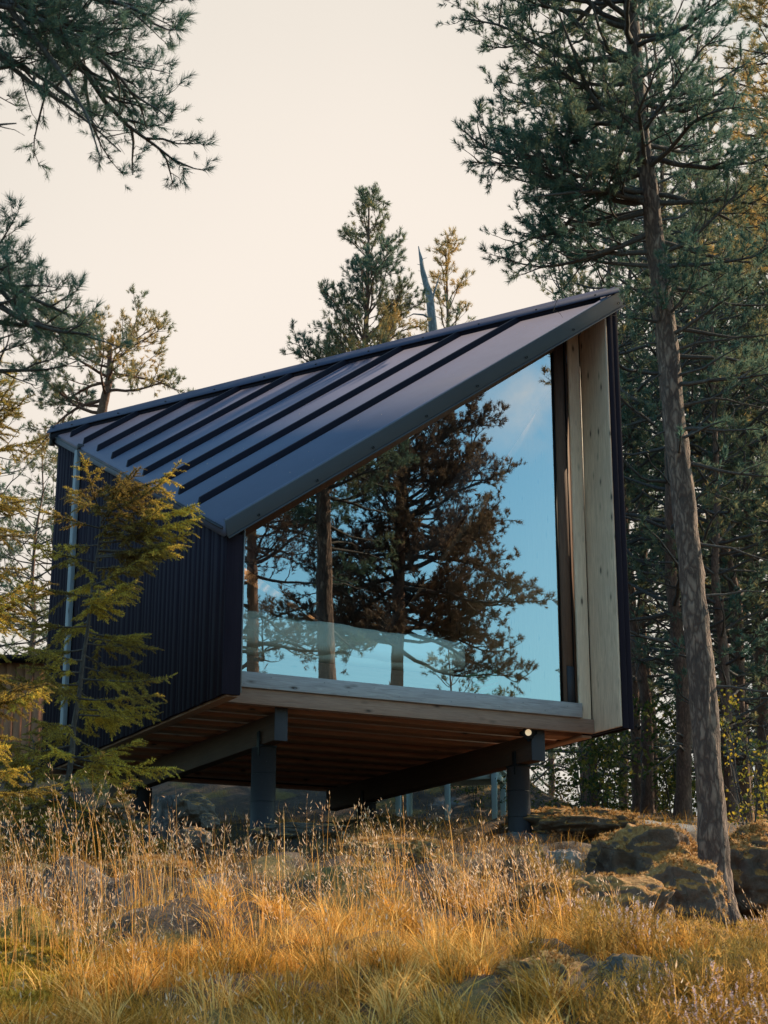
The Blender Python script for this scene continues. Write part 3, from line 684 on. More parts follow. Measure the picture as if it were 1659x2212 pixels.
    for k in range(4):
        T = tuft_template(tuft[0], tuft[1], tuft[2], r, shoot); mk = which == k
        if mk.sum(): v, tt = instance_tris(T, TP[mk], TD[mk], TS[mk], r, tint[mk]); Vs.append(v); Ts.append(tt)
    V = np.concatenate(Vs); F = np.arange(len(V)).reshape(-1, 3)
    obj_from('crown', mesh_np('crown', V, [F], needle_mat, uvt=np.concatenate(Ts)), root)
    return root
def copy_tree(o, loc, rz, sc, label=None, group=None, name=None):
    c = o.copy(); COL.objects.link(c); c.location = tuple(loc); c.rotation_euler = (0, 0, rz); c.scale = (sc, sc, sc)
    if label: c['label'] = label
    if group: c['group'] = group
    for ch in o.children:
        d = ch.copy(); COL.objects.link(d); d.parent = c
    return c
def whorl_limbs(r, t0, t1, H, n, lenfn, elfn, per=(3, 5)):
    out = []; a = r.uniform(0, 360)
    for k in range(n):
        t = t0+(t1-t0)*k/(n-1); m = r.integers(*per); a += r.uniform(30, 80)
        for j in range(m):
            out.append((min(t+r.uniform(-.008, .008), .995), a+j*360/m+r.uniform(-18, 18), elfn(t)+r.uniform(-12, 12), lenfn(t)*r.uniform(.7, 1.2)))
    return out

# the big pine at the right, in front of the corner of the cabin
YB = 14.5
PRUNE = (at(1345, 700, YB)[0], at(1100, 618, YB)[2])
tp = [at(1545, 1985, YB), at(1538, 1750, YB), at(1512, 1420, YB), at(1484, 1150, YB), at(1456, 900, YB), at(1432, 640, YB), at(1410, 470, YB), at(1386, 300, YB), at(1362, 20, YB), at(1345, -260, YB+.1), at(1335, -560, YB+.2), at(1330, -900, YB+.2)]
tr_ = [.155, .118, .112, .106, .100, .090, .085, .078, .070, .055, .038, .012]
tp[0][2] -= .05
r_ = np.random.default_rng(21)
def tt_of(v):   # trunk parameter for a picture height
    vs = [1985, 1750, 1420, 1150, 900, 640, 470, 300, 20, -260, -560, -900]
    return float(np.interp(-v, [-x for x in vs], np.arange(12)/11))
limbs = []
for v in np.arange(-860, 470, 50):
    L = 1.55 if v > 0 else 1.55*(1-.6*(-v)/900)
    for j in range(4):
        az = r_.uniform(0, 360); l = L*r_.uniform(.65, 1.1)
        if 100 < az < 260: az = 180+(az-180)*.6
        if v > 500: l *= .8
        limbs.append((tt_of(v+r_.uniform(-25, 25)), az, r_.uniform(-12, 18), l))
for v, az, el, L in ((500, 184, -14, 1.45), (455, 170, -15, 1.5), (410, 178, -4, 1.95), (130, 176, 6, 1.75), (60, 186, 8, 1.6), (430, 200, -14, 1.5), (370, 165, -10, 1.6), (520, 20, -5, 1.2), (580, -30, -5, 1.1), (600, 60, 0, 1.1), (500, 80, 0, 1.2), (550, 320, 5, 1.0), (420, 5, 0, 1.3), (620, 0, -10, 1.2), (545, 176, -3, 1.35), (575, 150, 2, 1.1), (330, 190, -14, 1.55), (250, 176, -8, 1.5),
                     (650, 280, 20, .5), (690, 300, 10, .55), (680, 255, 15, .45), (960, 290, 15, .5), (990, 250, 10, .5), (730, 320, 5, .9), (770, 10, -8, 1.1), (930, 330, -10, .8), (1000, 350, -5, .9), (830, 340, -12, 1.0), (700, 20, -5, 1.0), (700, 200, 5, .55)):
    limbs.append((tt_of(v), az, el, L))
big = pine(11, tp, tr_, limbs, 'pine_tree', 'tall leaning pine with long bare trunk, nearest tree on the right', M['pine_needle'], M['bark'], tuft=(36, .060, .0060), trunk_sides=28, prune=PRUNE, gaps=.36,
           dens=1.05, dead=[(tt_of(745), 184, 2, .3), (tt_of(930), 178, -14, .35), (tt_of(800), 172, -25, .3), (tt_of(880), 0, 20, .9), (tt_of(760), 15, 12, 1.0), (tt_of(1170), 5, -10, .9), (tt_of(1290), 0, 6, .7), (tt_of(1480), -5, 2, .8), (tt_of(820), -20, 25, .8), (tt_of(700), 170, -20, .25)])

# left foreground pine, its trunk just outside the picture
YL = 7.2
lp_ = [np.array([-2.15, YL, float(ground_z(-2.15, YL))-.05]), np.array([-2.1, YL, 1.0]), np.array([-2.12, YL+.05, 2.4]), np.array([-2.2, YL, 3.8]), np.array([-2.15, YL, 5.2]), np.array([-2.2, YL, 6.6])]
def lt(z): return float(np.interp(z, [q[2] for q in lp_], np.arange(6)/5))
ll = []
def aim(u, v, y, zs, L=None):
    """limb from the trunk at height zs to the seen point"""
    P = at(u, v, y); i = lt(zs); p, _ = sample(np.array(lp_), i); d = P-p; l = np.linalg.norm(d)
    return (i, math.degrees(math.atan2(d[1], d[0])), math.degrees(math.asin(d[2]/l)), L or l)
for u, v, y, zs in ((470, 120, 7.2, 5.15), (400, 60, 7.6, 4.9), (430, 150, 6.9, 5.05), (330, 200, 7.5, 4.9), (200, 170, 7.0, 4.6), (120, 60, 6.8, 4.7), (250, 30, 7.3, 4.8), (60, 230, 7.2, 4.3), (300, 120, 6.8, 4.9), (40, 130, 7.5, 4.6),
                    (180, 690, 7.3, 3.45), (150, 640, 7.0, 3.5), (110, 760, 7.4, 3.1), (60, 840, 7.1, 2.9), (120, 700, 6.8, 3.3), (30, 600, 7.3, 3.45), (20, 800, 7.5, 2.9)):
    ll.append(aim(u, v, y, zs))
r_ = np.random.default_rng(5)
for k in range(14): ll.append((r_.uniform(.55, .97), r_.uniform(90, 270), r_.uniform(-5, 25), r_.uniform(.8, 1.5)))
pine(33, lp_, [.12, .11, .10, .08, .06, .03], ll, 'pine_tree', 'near pine reaching its needled branches in from the left edge above the cabin', M['pine_needle'], M['bark'], tuft=(34, .050, .0032), up=-.002, sub_step=.12, twig_len=.11, dens=1.2, shoot=.05, tint_mu=.22,
     dead=[aim(40, 385, 7.2, 4.1), aim(18, 480, 7.2, 3.8), aim(290, 260, 7.1, 4.7), aim(440, 240, 7.0, 4.9)])

# young pine behind the roof, middle
def straight(u0, v0, y, zbase, lean=0., n=8, curve=.08, seed=0):
    """trunk from the ground up to the seen treetop"""
    r = np.random.default_rng(seed); topp = at(u0, v0, y); x0 = topp[0]+lean
    b = np.array([x0, y, zbase if zbase is not None else float(ground_z(x0, y))-.05]); s = np.linspace(0, 1, n)[:, None]
    P = b*(1-s)+topp*s; P[1:-1, 0] += r.normal(0, curve, n-2); return P
r_ = np.random.default_rng(2)
P = straight(797, 436, 25, None, -.15, curve=.03)
H = P[-1][2]-P[0][2]
lm = whorl_limbs(r_, .42, .985, H, 13, lambda t: .16+H*(1-t)*.42, lambda t: 42+(t-.5)*30, (4, 6))
pine(41, P, np.linspace(.13, .012, 8), lm, 'young_pine', 'bushy young pine with upswept branches rising behind the middle of the roof', M['pine_needle_far'], M['bark_red'], tuft=(18, .075, .0095), dens=.95, up=.035, along=.75, twig_len=.13, tint_mu=.45, tint_sd=.28, bark_upper=M['bark_red'])
P = straight(963, 536, 29, None, .1, curve=.02); H = P[-1][2]-P[0][2]
lm = whorl_limbs(r_, .55, .985, H, 9, lambda t: .15+H*(1-t)*.36, lambda t: 50, (3, 5))
pine(43, P, np.linspace(.11, .012, 8), lm, 'young_pine', 'slim young pine just right of the dead snag behind the roof', M['pine_needle_far'], M['bark_red'], tuft=(18, .08, .010), dens=.6, up=.03, along=.8, tint_mu=.55, tint_sd=.25, bark_upper=M['bark_red'])
# dead snag
P = np.array([at(950, 1100, 26), at(940, 800, 26), at(936, 718, 26), at(928, 640, 26), at(914, 590, 26), at(904, 532, 26)]); P[0][2] = float(ground_z(P[0][0], 26))-.05
sg = empty('dead_tree', P[0], 'bare grey dead trunk with a broken tip, leaning left behind the roof', 'dead tree')
b = MB(); b.tube(P-P[0], [.14, .10, .075, .065, .045, .008], 10); b.build('trunk', M['dead_wood'], sg, True)
b = MB(); r_ = np.random.default_rng(8)
def P2(u, v, y=26): return at(u, v, y)-P[0]
for a in ([P2(932, 690), P2(915, 680), P2(893, 678), P2(880, 685)], [P2(932, 660), P2(938, 630), P2(945, 610), P2(950, 595)], [P2(916, 590), P2(912, 560), P2(908, 545)], [P2(938, 710), P2(920, 700), P2(900, 696)]):
    b.tube(a, np.linspace(.022, .006, len(a)), 5)
for k in range(9):
    v = 560+k*14; p = P2(908+(v-545)*.17, v); b.tube([p, p+np.array([r_.choice([-1, 1])*.09, 0, .03])], [.007, .003], 4)
b.build('limbs', M['dead_wood'], sg)

# pines behind the left end of the cabin
r_ = np.random.default_rng(14)
P = np.array([at(150, 1560, 27), at(190, 1150, 27), at(212, 950, 27), at(222, 880, 27), at(236, 820, 27), at(238, 760, 27), at(240, 728, 27)]); P[0][2] = float(ground_z(P[0][0], 27))-.05
lm = [(t, az, el, L) for t, az, el, L in ((.97, 20, 10, .5), (.93, 200, 25, .6), (.90, -10, 12, 1.0), (.88, 170, 8, .8), (.84, 5, 14, 1.15), (.82, 250, 0, .9), (.80, 150, 10, 1.2), (.76, -20, 12, 1.2), (.74, 185, 5, 1.4), (.70, 20, 5, 1.3), (.68, 220, 0, 1.4), (.64, 170, 0, 1.5), (.6, 0, 5, 1.4), (.55, 190, -5, 1.7), (.5, 160, -5, 1.5), (.47, 200, -5, 1.6), (.78, 90, 10, 1.2), (.66, 290, 0, 1.3), (.58, 265, 0, 1.3))]
pine(51, P, [.16, .13, .10, .08, .06, .035, .012], lm, 'pine_tree', 'open-crowned pine with a crooked reddish stem behind the left roof corner', M['pine_needle_far'], M['bark_red'], tuft=(18, .08, .011), dens=1.0, sub_step=.15, tint_mu=.55, tint_sd=.3, bark_upper=M['bark_red'])

# the wood at right: three kinds built once, then copied
grp = 'pines of the dense wood right of the cabin'
def forest_kind(seed, H, label, name='pine_tree', crown0=.32, dens=.62, lenk=.22):
    r = np.random.default_rng(seed); n = 8; s = np.linspace(0, 1, n)[:, None]
    P = np.array([[0, 0, 0.]])*(1-s)+np.array([[r.uniform(-.4, .4), r.uniform(-.3, .3), H]])*s; P[1:-1, :2] += r.normal(0, .07, (n-2, 2))
    lm = whorl_limbs(r, crown0, .985, H, 18, lambda t: .3+min(H*(1-t)*lenk*1.7, H*.17)*(.65 if t < .45 else 1), lambda t: 5+35*max(t-.5, 0), (3, 6))
    dd = [(r.uniform(.08, crown0+.1), r.uniform(0, 360), r.uniform(-15, 15), r.uniform(.4, 1.3)) for _ in range(16)]
    return pine(seed, P, np.linspace(.105, .012, 8), lm, name, label, M['pine_needle_far'], M['bark_red'], tuft=(12, .095, .016), dens=dens, sub_step=.19, twig_len=.19, tint_mu=.34, tint_sd=.26, group=grp, dead=dd, trunk_sides=10, gaps=.40)
FL = 'pine standing within the dense wood that fills the right side beyond the cabin'
kinds = [forest_kind(61, 11.5, FL, crown0=.20), forest_kind(62, 9.5, FL, crown0=.12), forest_kind(63, 13, FL, crown0=.27)]
r_ = np.random.default_rng(77)
spots = [(4.5, 22.3, 1, .85), (5.7, 23.0, 1, .9), (3.9, 26.5, 1, .95), (6.1, 29, 1, 1.1), (4.9, 23.4, 0, .95), (3.75, 24.6, 2, .9), (3.35, 27.6, 1, .95), (5.6, 25.2, 1, 1.1), (3.9, 22.5, 0, 1.0), (7.3, 27.0, 1, 1.0), (6.9, 25.2, 0, 1.0), (4.6, 24.5, 2, 1.05), (6.4, 24, 0, 1.1), (5.5, 27, 1, 1.25), (7.3, 27.5, 2, 1.1), (4.4, 28.5, 0, 1.15),
         (6.2, 31, 1, 1.4), (8.2, 31, 0, 1.2), (3.9, 33, 2, .95), (7.2, 35, 2, 1.2), (9.3, 36, 0, 1.3), (5.2, 37, 0, 1.2), (10.3, 30, 1, 1.2), (3.0, 38, 1, 1.1), (8.8, 41, 2, 1.2), (6.3, 43, 0, 1.3), (11.5, 42, 1, 1.3), (4.2, 45, 2, 1.1), (12.5, 37, 0, 1.2)]
for k, (x, y, kd, sc) in enumerate(spots):
    z = float(ground_z(x, y))-.05
    if k in (0, 1, 2):
        src = kinds[kd] if k else kinds[1]
    o = kinds[kd]
    if not o.get('placed'):
        o['placed'] = 1; o.location = (x, y, z); o.scale = (sc,)*3; o.rotation_euler = (0, 0, r_.uniform(0, 6.28))
    else: copy_tree(o, (x, y, z), r_.uniform(0, 6.28), sc*r_.uniform(.92, 1.06))
for o in list(bpy.data.objects):
    if 'placed' in o: del o['placed']
def seen(o): x, y = o.location[0], o.location[1]; return 829.5+FPX*x/y
wood_ = [o for o in bpy.data.objects if o.get('group') == grp]
near_ = sorted([o for o in wood_ if o.location[1] < 25.5 and seen(o) < 1700], key=seen)
for o, t_ in zip(near_, ('wood pine with the thin stem standing closest to the right wall of the cabin', 'wood pine between the cabin wall and the big leaning trunk, second stem from the wall', 'wood pine whose lower stem is mostly hidden behind the big leaning trunk', 'wood pine whose stem shows just to the right of the big leaning trunk', 'wood pine standing behind the yellow-leaved birch sapling', 'wood pine with its stem nearest the right edge of the picture')): o['label'] = t_
lg = 'pines in the gap left of the cabin'
for x, y, kd, sc in ((-7.4, 31, 1, .88), (-6.6, 34, 0, .78), (-9.2, 33, 2, .85), (-6.2, 29.5, 1, .62)):
    copy_tree(kinds[kd], (x, y, float(ground_z(x, y))-.05), r_.uniform(0, 6.28), sc, 'pine seen past the left end of the cabin above the shed', lg)
gx_, gy_ = 4.75, 17.6; gz_ = float(ground_z(gx_, gy_))-.05; r_g = np.random.default_rng(19)
P = np.array([[gx_, gy_, gz_], [gx_+.05, gy_, gz_+3], [gx_-.03, gy_, gz_+6], [gx_, gy_, gz_+8.2], [gx_+.03, gy_, gz_+9.6]])
pine(65, P, [.12, .10, .08, .05, .012], [(r_g.uniform(.52, .98), r_g.uniform(95, 265), r_g.uniform(-12, 20), r_g.uniform(.6, 1.05)) for _ in range(46)], 'pine_tree', 'pine with golden sunlit foliage at the upper right edge of the picture', M['pine_needle_far'], M['bark_red'],
     tuft=(24, .065, .008), dens=.95, tint_mu=.85, tint_sd=.25, gaps=.25)  # high tint puts the golden sunlight into the needle colour
# pines behind the viewer that the window mirrors
mg = 'pines mirrored in the window'
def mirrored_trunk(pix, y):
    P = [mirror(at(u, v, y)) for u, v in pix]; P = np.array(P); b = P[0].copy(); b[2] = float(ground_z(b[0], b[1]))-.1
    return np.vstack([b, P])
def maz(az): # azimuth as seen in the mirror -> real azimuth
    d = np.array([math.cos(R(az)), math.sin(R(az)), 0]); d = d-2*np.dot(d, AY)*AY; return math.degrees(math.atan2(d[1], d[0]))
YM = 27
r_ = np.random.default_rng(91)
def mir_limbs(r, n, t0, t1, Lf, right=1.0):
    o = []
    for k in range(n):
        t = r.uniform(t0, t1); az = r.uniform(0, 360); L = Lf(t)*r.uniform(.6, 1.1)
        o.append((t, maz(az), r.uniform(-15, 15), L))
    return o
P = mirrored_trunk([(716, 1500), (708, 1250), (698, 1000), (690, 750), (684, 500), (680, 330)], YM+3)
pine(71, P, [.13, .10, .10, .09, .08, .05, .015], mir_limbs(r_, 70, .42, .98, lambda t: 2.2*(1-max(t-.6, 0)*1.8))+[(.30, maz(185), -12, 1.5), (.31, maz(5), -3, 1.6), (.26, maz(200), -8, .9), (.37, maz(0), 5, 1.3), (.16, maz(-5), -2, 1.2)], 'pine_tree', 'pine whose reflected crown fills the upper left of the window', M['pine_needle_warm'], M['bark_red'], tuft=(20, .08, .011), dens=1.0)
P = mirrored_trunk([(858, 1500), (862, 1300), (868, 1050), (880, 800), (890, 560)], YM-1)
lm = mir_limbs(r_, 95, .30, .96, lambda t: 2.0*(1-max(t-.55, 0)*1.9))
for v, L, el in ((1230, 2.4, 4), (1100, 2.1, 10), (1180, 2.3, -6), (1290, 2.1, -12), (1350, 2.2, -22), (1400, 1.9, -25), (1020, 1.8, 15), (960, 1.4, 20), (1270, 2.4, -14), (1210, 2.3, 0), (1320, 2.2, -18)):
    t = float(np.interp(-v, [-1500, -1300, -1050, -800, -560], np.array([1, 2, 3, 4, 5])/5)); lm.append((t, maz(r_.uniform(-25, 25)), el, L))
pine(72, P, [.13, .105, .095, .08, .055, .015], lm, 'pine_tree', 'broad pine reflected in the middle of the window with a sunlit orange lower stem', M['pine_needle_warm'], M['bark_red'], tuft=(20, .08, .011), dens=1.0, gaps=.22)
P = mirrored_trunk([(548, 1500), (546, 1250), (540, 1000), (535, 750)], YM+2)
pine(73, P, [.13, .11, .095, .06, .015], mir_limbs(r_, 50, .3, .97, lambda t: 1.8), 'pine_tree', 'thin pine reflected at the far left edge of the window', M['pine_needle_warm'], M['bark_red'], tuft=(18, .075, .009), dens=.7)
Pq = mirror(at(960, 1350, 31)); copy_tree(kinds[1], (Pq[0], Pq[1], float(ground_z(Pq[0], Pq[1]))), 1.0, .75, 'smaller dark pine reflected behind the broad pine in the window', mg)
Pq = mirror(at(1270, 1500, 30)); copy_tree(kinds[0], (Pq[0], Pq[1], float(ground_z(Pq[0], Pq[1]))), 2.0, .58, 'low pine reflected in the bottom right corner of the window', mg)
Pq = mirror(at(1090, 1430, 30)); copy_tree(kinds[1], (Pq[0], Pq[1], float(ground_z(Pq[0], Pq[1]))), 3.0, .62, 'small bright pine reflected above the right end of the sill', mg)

# ------------------------------------------------------------------ spruces at left
def spruce(seed, base, topz, radfn, label, lean=(0, 0), dens=1.0, extra=()):
    r = np.random.default_rng(seed); base = np.asarray(base, float); H = topz-base[2]
    root = empty('spruce_tree', base, label, 'spruce')
    s = np.linspace(0, 1, 14)[:, None]; tk = s*np.array([[lean[0], lean[1], H]]); tk[1:-1, :2] += r.normal(0, .012, (12, 2))
    b = MB(); b.tube(tk, np.linspace(.035, .006, 14), 10); b.build('trunk', M['twig'], root, True)
    lb = MB(); FP = []; FD = []; FS = []
    def put(p, d, L):
        FP.append(p); FD.append(d); FS.append(L/.09)
    nb = int(H/.15*5*dens); specs = []
    for k in range(nb):
        t = (k+.5)/nb; specs.append((t, r.uniform(0, 2*np.pi), radfn(t)*r.uniform(.7, 1.15), R(r.uniform(-6, 14)-22*(1-t)+26*max(t-.8, 0)*5)))
    for t, az, L, el in extra: specs.append((t, R(az), L, R(el)))
    for t, az, L, el in specs:
        p, _ = sample(tk, t); d = np.array([math.cos(az)*math.cos(el), math.sin(az)*math.cos(el), math.sin(el)])
        n = max(4, int(L/.1)); q = grow(p, d, L, n, r, .035, .05); lb.tube(q, np.linspace(.006+.006*L, .0025, n+1), 5)
        m = int(L/.062)
        for j in range(m):
            s_ = .22+.78*j/max(m-1, 1); pp_, dd = sample(q, s_); side = unit(unit(np.cross(dd, [0, 0, 1]))*(1 if j % 2 else -1)+r.normal(0, .35, 3)+np.array([0, 0, -.15]))
            sl_ = (.36*L*(1.05-s_)+.07)*r.uniform(.7, 1.2)
            sd = unit(dd*.8+side*.75+np.array([0, 0, r.uniform(-.55, .02)])); mm = max(2, int(sl_/.08)); q2 = grow(pp_, sd, sl_, mm, r, -.05, .07)
            lb.tube(q2, np.linspace(.0035, .002, mm+1), 3)
            for i_ in range(mm):
                put(q2[i_], unit(q2[i_+1]-q2[i_]), np.linalg.norm(q2[i_+1]-q2[i_])*1.1)
                if sl_ > .12:
                    for sg_ in (-1, 1):
                        if r.uniform() < .75:
                            d2 = unit(unit(q2[i_+1]-q2[i_])*.8+unit(np.cross(sd, [0, 0, 1]))*sg_*.8+np.array([0, 0, r.uniform(-.45, .05)])); put(q2[i_], d2, r.uniform(.045, .09))
        for i_ in range(n):
            if i_ >= n*.25: put(q[i_], unit(q[i_+1]-q[i_]), np.linalg.norm(q[i_+1]-q[i_])*1.1)
    lb.build('limbs', M['twig'], root, True)
    FP = np.array(FP); FD = np.array(FD); FS = np.array(FS); Vs = []; Ts = []; wh = r.integers(0, 4, len(FP)); tint = np.clip(.55+.4*fbm(FP[:, 0]*2, FP[:, 1]*2, FP[:, 2]*2, 2, seed), 0, 1)
    for k in range(4):
        T = finger_template(60, .09, .024, .0058, r); mk = wh == k; v, tt = instance_tris(T, FP[mk], FD[mk], FS[mk], r, tint[mk]); Vs.append(v); Ts.append(tt)
    V = np.concatenate(Vs); obj_from('crown', mesh_np('crown', V, [np.arange(len(V)).reshape(-1, 3)], M['spruce_needle'], uvt=np.concatenate(Ts)), root)
    return root
bs = at(120, 1800, 15.4); bs[2] = float(ground_z(bs[0], bs[1]))-.05
spruce(81, bs, at(200, 1062, 15.4)[2], lambda t: .98-.35*t if t < .93 else .65*(1-t)/.07+.15, 'young spruce with golden sunlit top standing before the black side wall', lean=(.30, .0), dens=.55,
       extra=[(.99, -15, .6, 10), (.98, 20, .5, 12), (.985, -50, .5, 5), (.94, -12, .95, 6), (.9, -15, 1.0, 2), (.87, -28, 1.02, -3), (.84, -12, .95, -6), (.97, -10, .55, 15), (.95, 10, .6, 8), (.92, -20, .75, 5), (.88, -35, .85, -2), (.86, -5, .98, -4), (.82, -25, .95, -8), (.9, 200, .6, 5), (.1, -10, 1.15, -5), (.06, -25, 1.2, -6), (.14, -40, 1.1, -4), (.5, -10, .85, -12), (.45, -30, .85, -14), (.3, -15, .7, -10)])
bs = at(-110, 1800, 14.0); bs[2] = float(ground_z(bs[0], bs[1]))-.05
spruce(82, bs, at(-95, 900, 14.0)[2], lambda t: .95-.35*t, 'second spruce at the left edge, only its golden branch tips showing', dens=.55)
bs = at(60, 1830, 15.8); bs[2] = float(ground_z(bs[0], bs[1]))-.05
spruce(83, bs, at(70, 1600, 15.8)[2], lambda t: .8-.6*t, 'low dark spruce bush filling the foot of the young spruce', dens=1.0)

# ------------------------------------------------------------------ rocks, stump
def rock(name, c, size, mat, label, seed, cat='rock', rz=0., flat=6):
    n = 110; m = 64; th_ = np.linspace(0, 2*np.pi, n, endpoint=False); ph = np.linspace(0.02, np.pi-.02, m)
    T_, Pp = np.meshgrid(th_, ph); d = np.stack([np.sin(Pp)*np.cos(T_), np.sin(Pp)*np.sin(T_), np.cos(Pp)], -1).reshape(-1, 3)
    rr = 1+.22*fbm(d[:, 0]*1.3+seed, d[:, 1]*1.3, d[:, 2]*1.3, 3, seed)+.09*fbm(d[:, 0]*4, d[:, 1]*4, d[:, 2]*4, 5, seed+5)
    rr = rr-.16*np.abs(fbm(d[:, 0]*2.1+seed, d[:, 1]*2.1, d[:, 2]*2.1, 4, seed+9))**.8+.05
    V = np.sign(d)*np.abs(d)**.8*rr[:, None]*np.array(size)*.5
    cz, sz_ = math.cos(rz), math.sin(rz); V = np.stack([V[:, 0]*cz-V[:, 1]*sz_, V[:, 0]*sz_+V[:, 1]*cz, V[:, 2]], -1)
    i = (np.arange(m-1)[:, None]*n+np.arange(n)[None]); j = (np.arange(m-1)[:, None]*n+((np.arange(n)+1) % n)[None])
    F = np.stack([i, i+n, j+n, j], -1).reshape(-1, 4)
    me = mesh_np(name, V, [F, [list(range(n))], [list(range((m-1)*n, m*n))[::-1]]], mat, True)
    o = obj_from(name, me); o.location = tuple(c); tag(o, label, cat)
    if mat in (M['mossy_rock'],):
        r = np.random.default_rng(seed); nn = np.array([v.normal[:] for v in me.vertices]); k = r.integers(0, len(V), int(9000*size[0]*size[1])); k = k[(nn[k, 2] > .25) & (fbm(V[k, 0]*4, V[k, 1]*4, V[k, 2]*4, 3, seed) > -.15)]
        Vm, tt = instance_tris(tuft_template(8, .022, .005, r, .006, (15, 85)), V[k]+r.normal(0, .006, (len(k), 3)), nn[k]+r.normal(0, .35, (len(k), 3)), r.uniform(.6, 1.5, len(k)), r)
        obj_from('moss_cover', mesh_np('moss_cover', Vm, [np.arange(len(Vm)).reshape(-1, 3)], M['rock_moss'], uvt=tt), o)
    return o
rock('mossy_boulder', at(1385, 1885, 15.4), (1.05, 1.3, .72), M['mossy_rock'], 'large rounded boulder covered with moss, right of the concrete footing', 5, 'boulder', .2)
rock('rock', at(1218, 1872, 14.9), (.30, .36, .26), M['pale_rock'], 'small pale pinkish rock just below the concrete footing', 9)
rock('rock', at(1470, 1960, 13.6), (.62, .8, .62), M['mossy_rock'], 'dark mossy rock at the foot of the big leaning pine', 12)
rock('mossy_boulder', at(1620, 1880, 15.6), (.75, .9, .75), M['mossy_rock'], 'grey lichen boulder to the right of the big pine trunk', 15, 'boulder')
rock('rock', at(1190, 2165, 9.4), (.52, 1.3, .50), M['mossy_rock'], 'sunlit mossy rock ledge half hidden in grass at the bottom, right of centre', 19, rz=-.25)
rock('rock', at(1360, 2190, 9.1), (.55, .9, .50), M['rock'], 'dark bare rock in the hollow right of the sunlit ledge at the bottom', 20)
rock('rock', at(1320, 1985, 12.6), (.85, .7, .52), M['mossy_rock'], 'golden mossy outcrop below the large mossy boulder', 22, rz=.4)
rock('rock', at(1165, 1960, 12.4), (.50, .5, .30), M['mossy_rock'], 'low mossy outcrop in the grass below the small pale rock', 24)
rock('rock', at(1470, 2090, 10.8), (.60, .6, .46), M['mossy_rock'], 'mossy rock among heather at the right, below the big pine', 26)
rock('rock', at(830, 1850, 14.9), (.9, .55, .26), M['mossy_rock'], 'low mossy outcrop in the grass between the two steel posts', 28)
rock('rock', at(330, 1900, 13.9), (.8, .6, .30), M['mossy_rock'], 'low mossy outcrop in the grass below the stump', 30)
rock('rock', at(1570, 2170, 9.2), (.62, .7, .50), M['rock'], 'dark grey rock in the bottom right corner among heather', 23)
rock('rock', at(420, 1750, 15.9), (.34, .34, .26), M['rock'], 'grey stone beside the old stump', 25)
rock('rock', at(452, 1775, 15.6), (.16, .18, .14), M['rock'], 'little stone right of the grey stone near the stump', 27)
rock('rock', at(415, 1815, 15.0), (.30, .3, .20), M['rock'], 'grey stone sunk in dark grass below the stump', 29)
rock('rock', at(655, 1800, 17.0), (.9, .6, .18), M['rock'], 'flat lichened slab of bedrock right of the left steel post', 31)
rock('mossy_boulder', at(1240, 1790, 18.9), (1.3, 1.3, .34), M['mossy_rock'], 'low lichen hummock behind the right steel post', 35, 'boulder')
st = at(368, 1790, 16.2); st_o = empty('tree_stump', st, 'old grey weathered tree stump left of the left steel post', 'stump')
b = MB(); n = 40; hs = [-.15, 0, .06, .14, .22, .27]; V = []
for hh in hs:
    a = np.arange(n)*2*np.pi/n; rr = .15*(1+.5*math.exp(-max(hh, 0)*14))*(1+.16*vnoise(np.cos(a)*3, np.sin(a)*3, np.full(n, hh*2), 4)); V.append(np.stack([rr*np.cos(a), rr*np.sin(a), np.full(n, hh)+(.05*vnoise(np.cos(a)*2, np.sin(a)*2, None, 8) if hh > .2 else 0)], -1))
V = np.concatenate(V); i = (np.arange(len(hs)-1)[:, None]*n+np.arange(n)[None]); j = (np.arange(len(hs)-1)[:, None]*n+((np.arange(n)+1) % n)[None])
b.add(V, np.stack([i, j, j+n, i+n], -1).reshape(-1, 4), P=[list(range((len(hs)-1)*n, len(hs)*n))]); b.build('stump_wood', M['stump_wood'], st_o)
b = MB(); r_ = np.random.default_rng(3)
for k in range(6):
    a = k*1.05+r_.uniform(-.2, .2); b.tube([(.1*math.cos(a), .1*math.sin(a), .05), (.2*math.cos(a), .2*math.sin(a), -.02), (.32*math.cos(a), .32*math.sin(a), -.12)], [.05, .035, .015], 8)
b.build('root', M['stump_wood'], st_o, True)

# ------------------------------------------------------------------ grass, moss, heather (nobody could count these)
def blades(pos, L, w, lean_az, lean, r, tint, mat, name, label, seg=3, extra=None):
    K = len(pos); az = r.uniform(0, 2*np.pi, K) if lean_az is None else lean_az
    dirh = np.stack([np.cos(az), np.sin(az), np.zeros(K)], -1); wa = r.uniform(0, 2*np.pi, K); wd = np.stack([np.cos(wa), np.sin(wa), np.zeros(K)], -1)
    s = np.linspace(0, 1, seg+1)
    up = np.array([0, 0, 1.])
    C = pos[:, None]+(L*(1-.25*lean))[:, None, None]*s[None, :, None]*up+(L*lean)[:, None, None]*(s**1.9)[None, :, None]*dirh[:, None]
    C[:, :, 2] -= (L*lean*lean*.35)[:, None]*(s**3)[None]
    ww = (w[:, None]*(1-s[None, :-1]*.75))[:, :, None]*.5
    Lf = C[:, :-1]-wd[:, None]*ww; Rt = C[:, :-1]+wd[:, None]*ww
    V = np.concatenate([np.stack([Lf, Rt], 2).reshape(K, -1, 3), C[:, -1:]], 1); nv = 2*seg+1
    base = np.arange(K)[:, None]*nv
    Q = np.concatenate([np.stack([base+2*k, base+2*k+1, base+2*k+3, base+2*k+2], -1).reshape(-1, 4) for k in range(seg-1)]) if seg > 1 else []
    T = np.concatenate([base+2*seg-2, base+2*seg-1, base+2*seg], 1)
    return V.reshape(-1, 3), Q, T, np.repeat(tint, nv), C
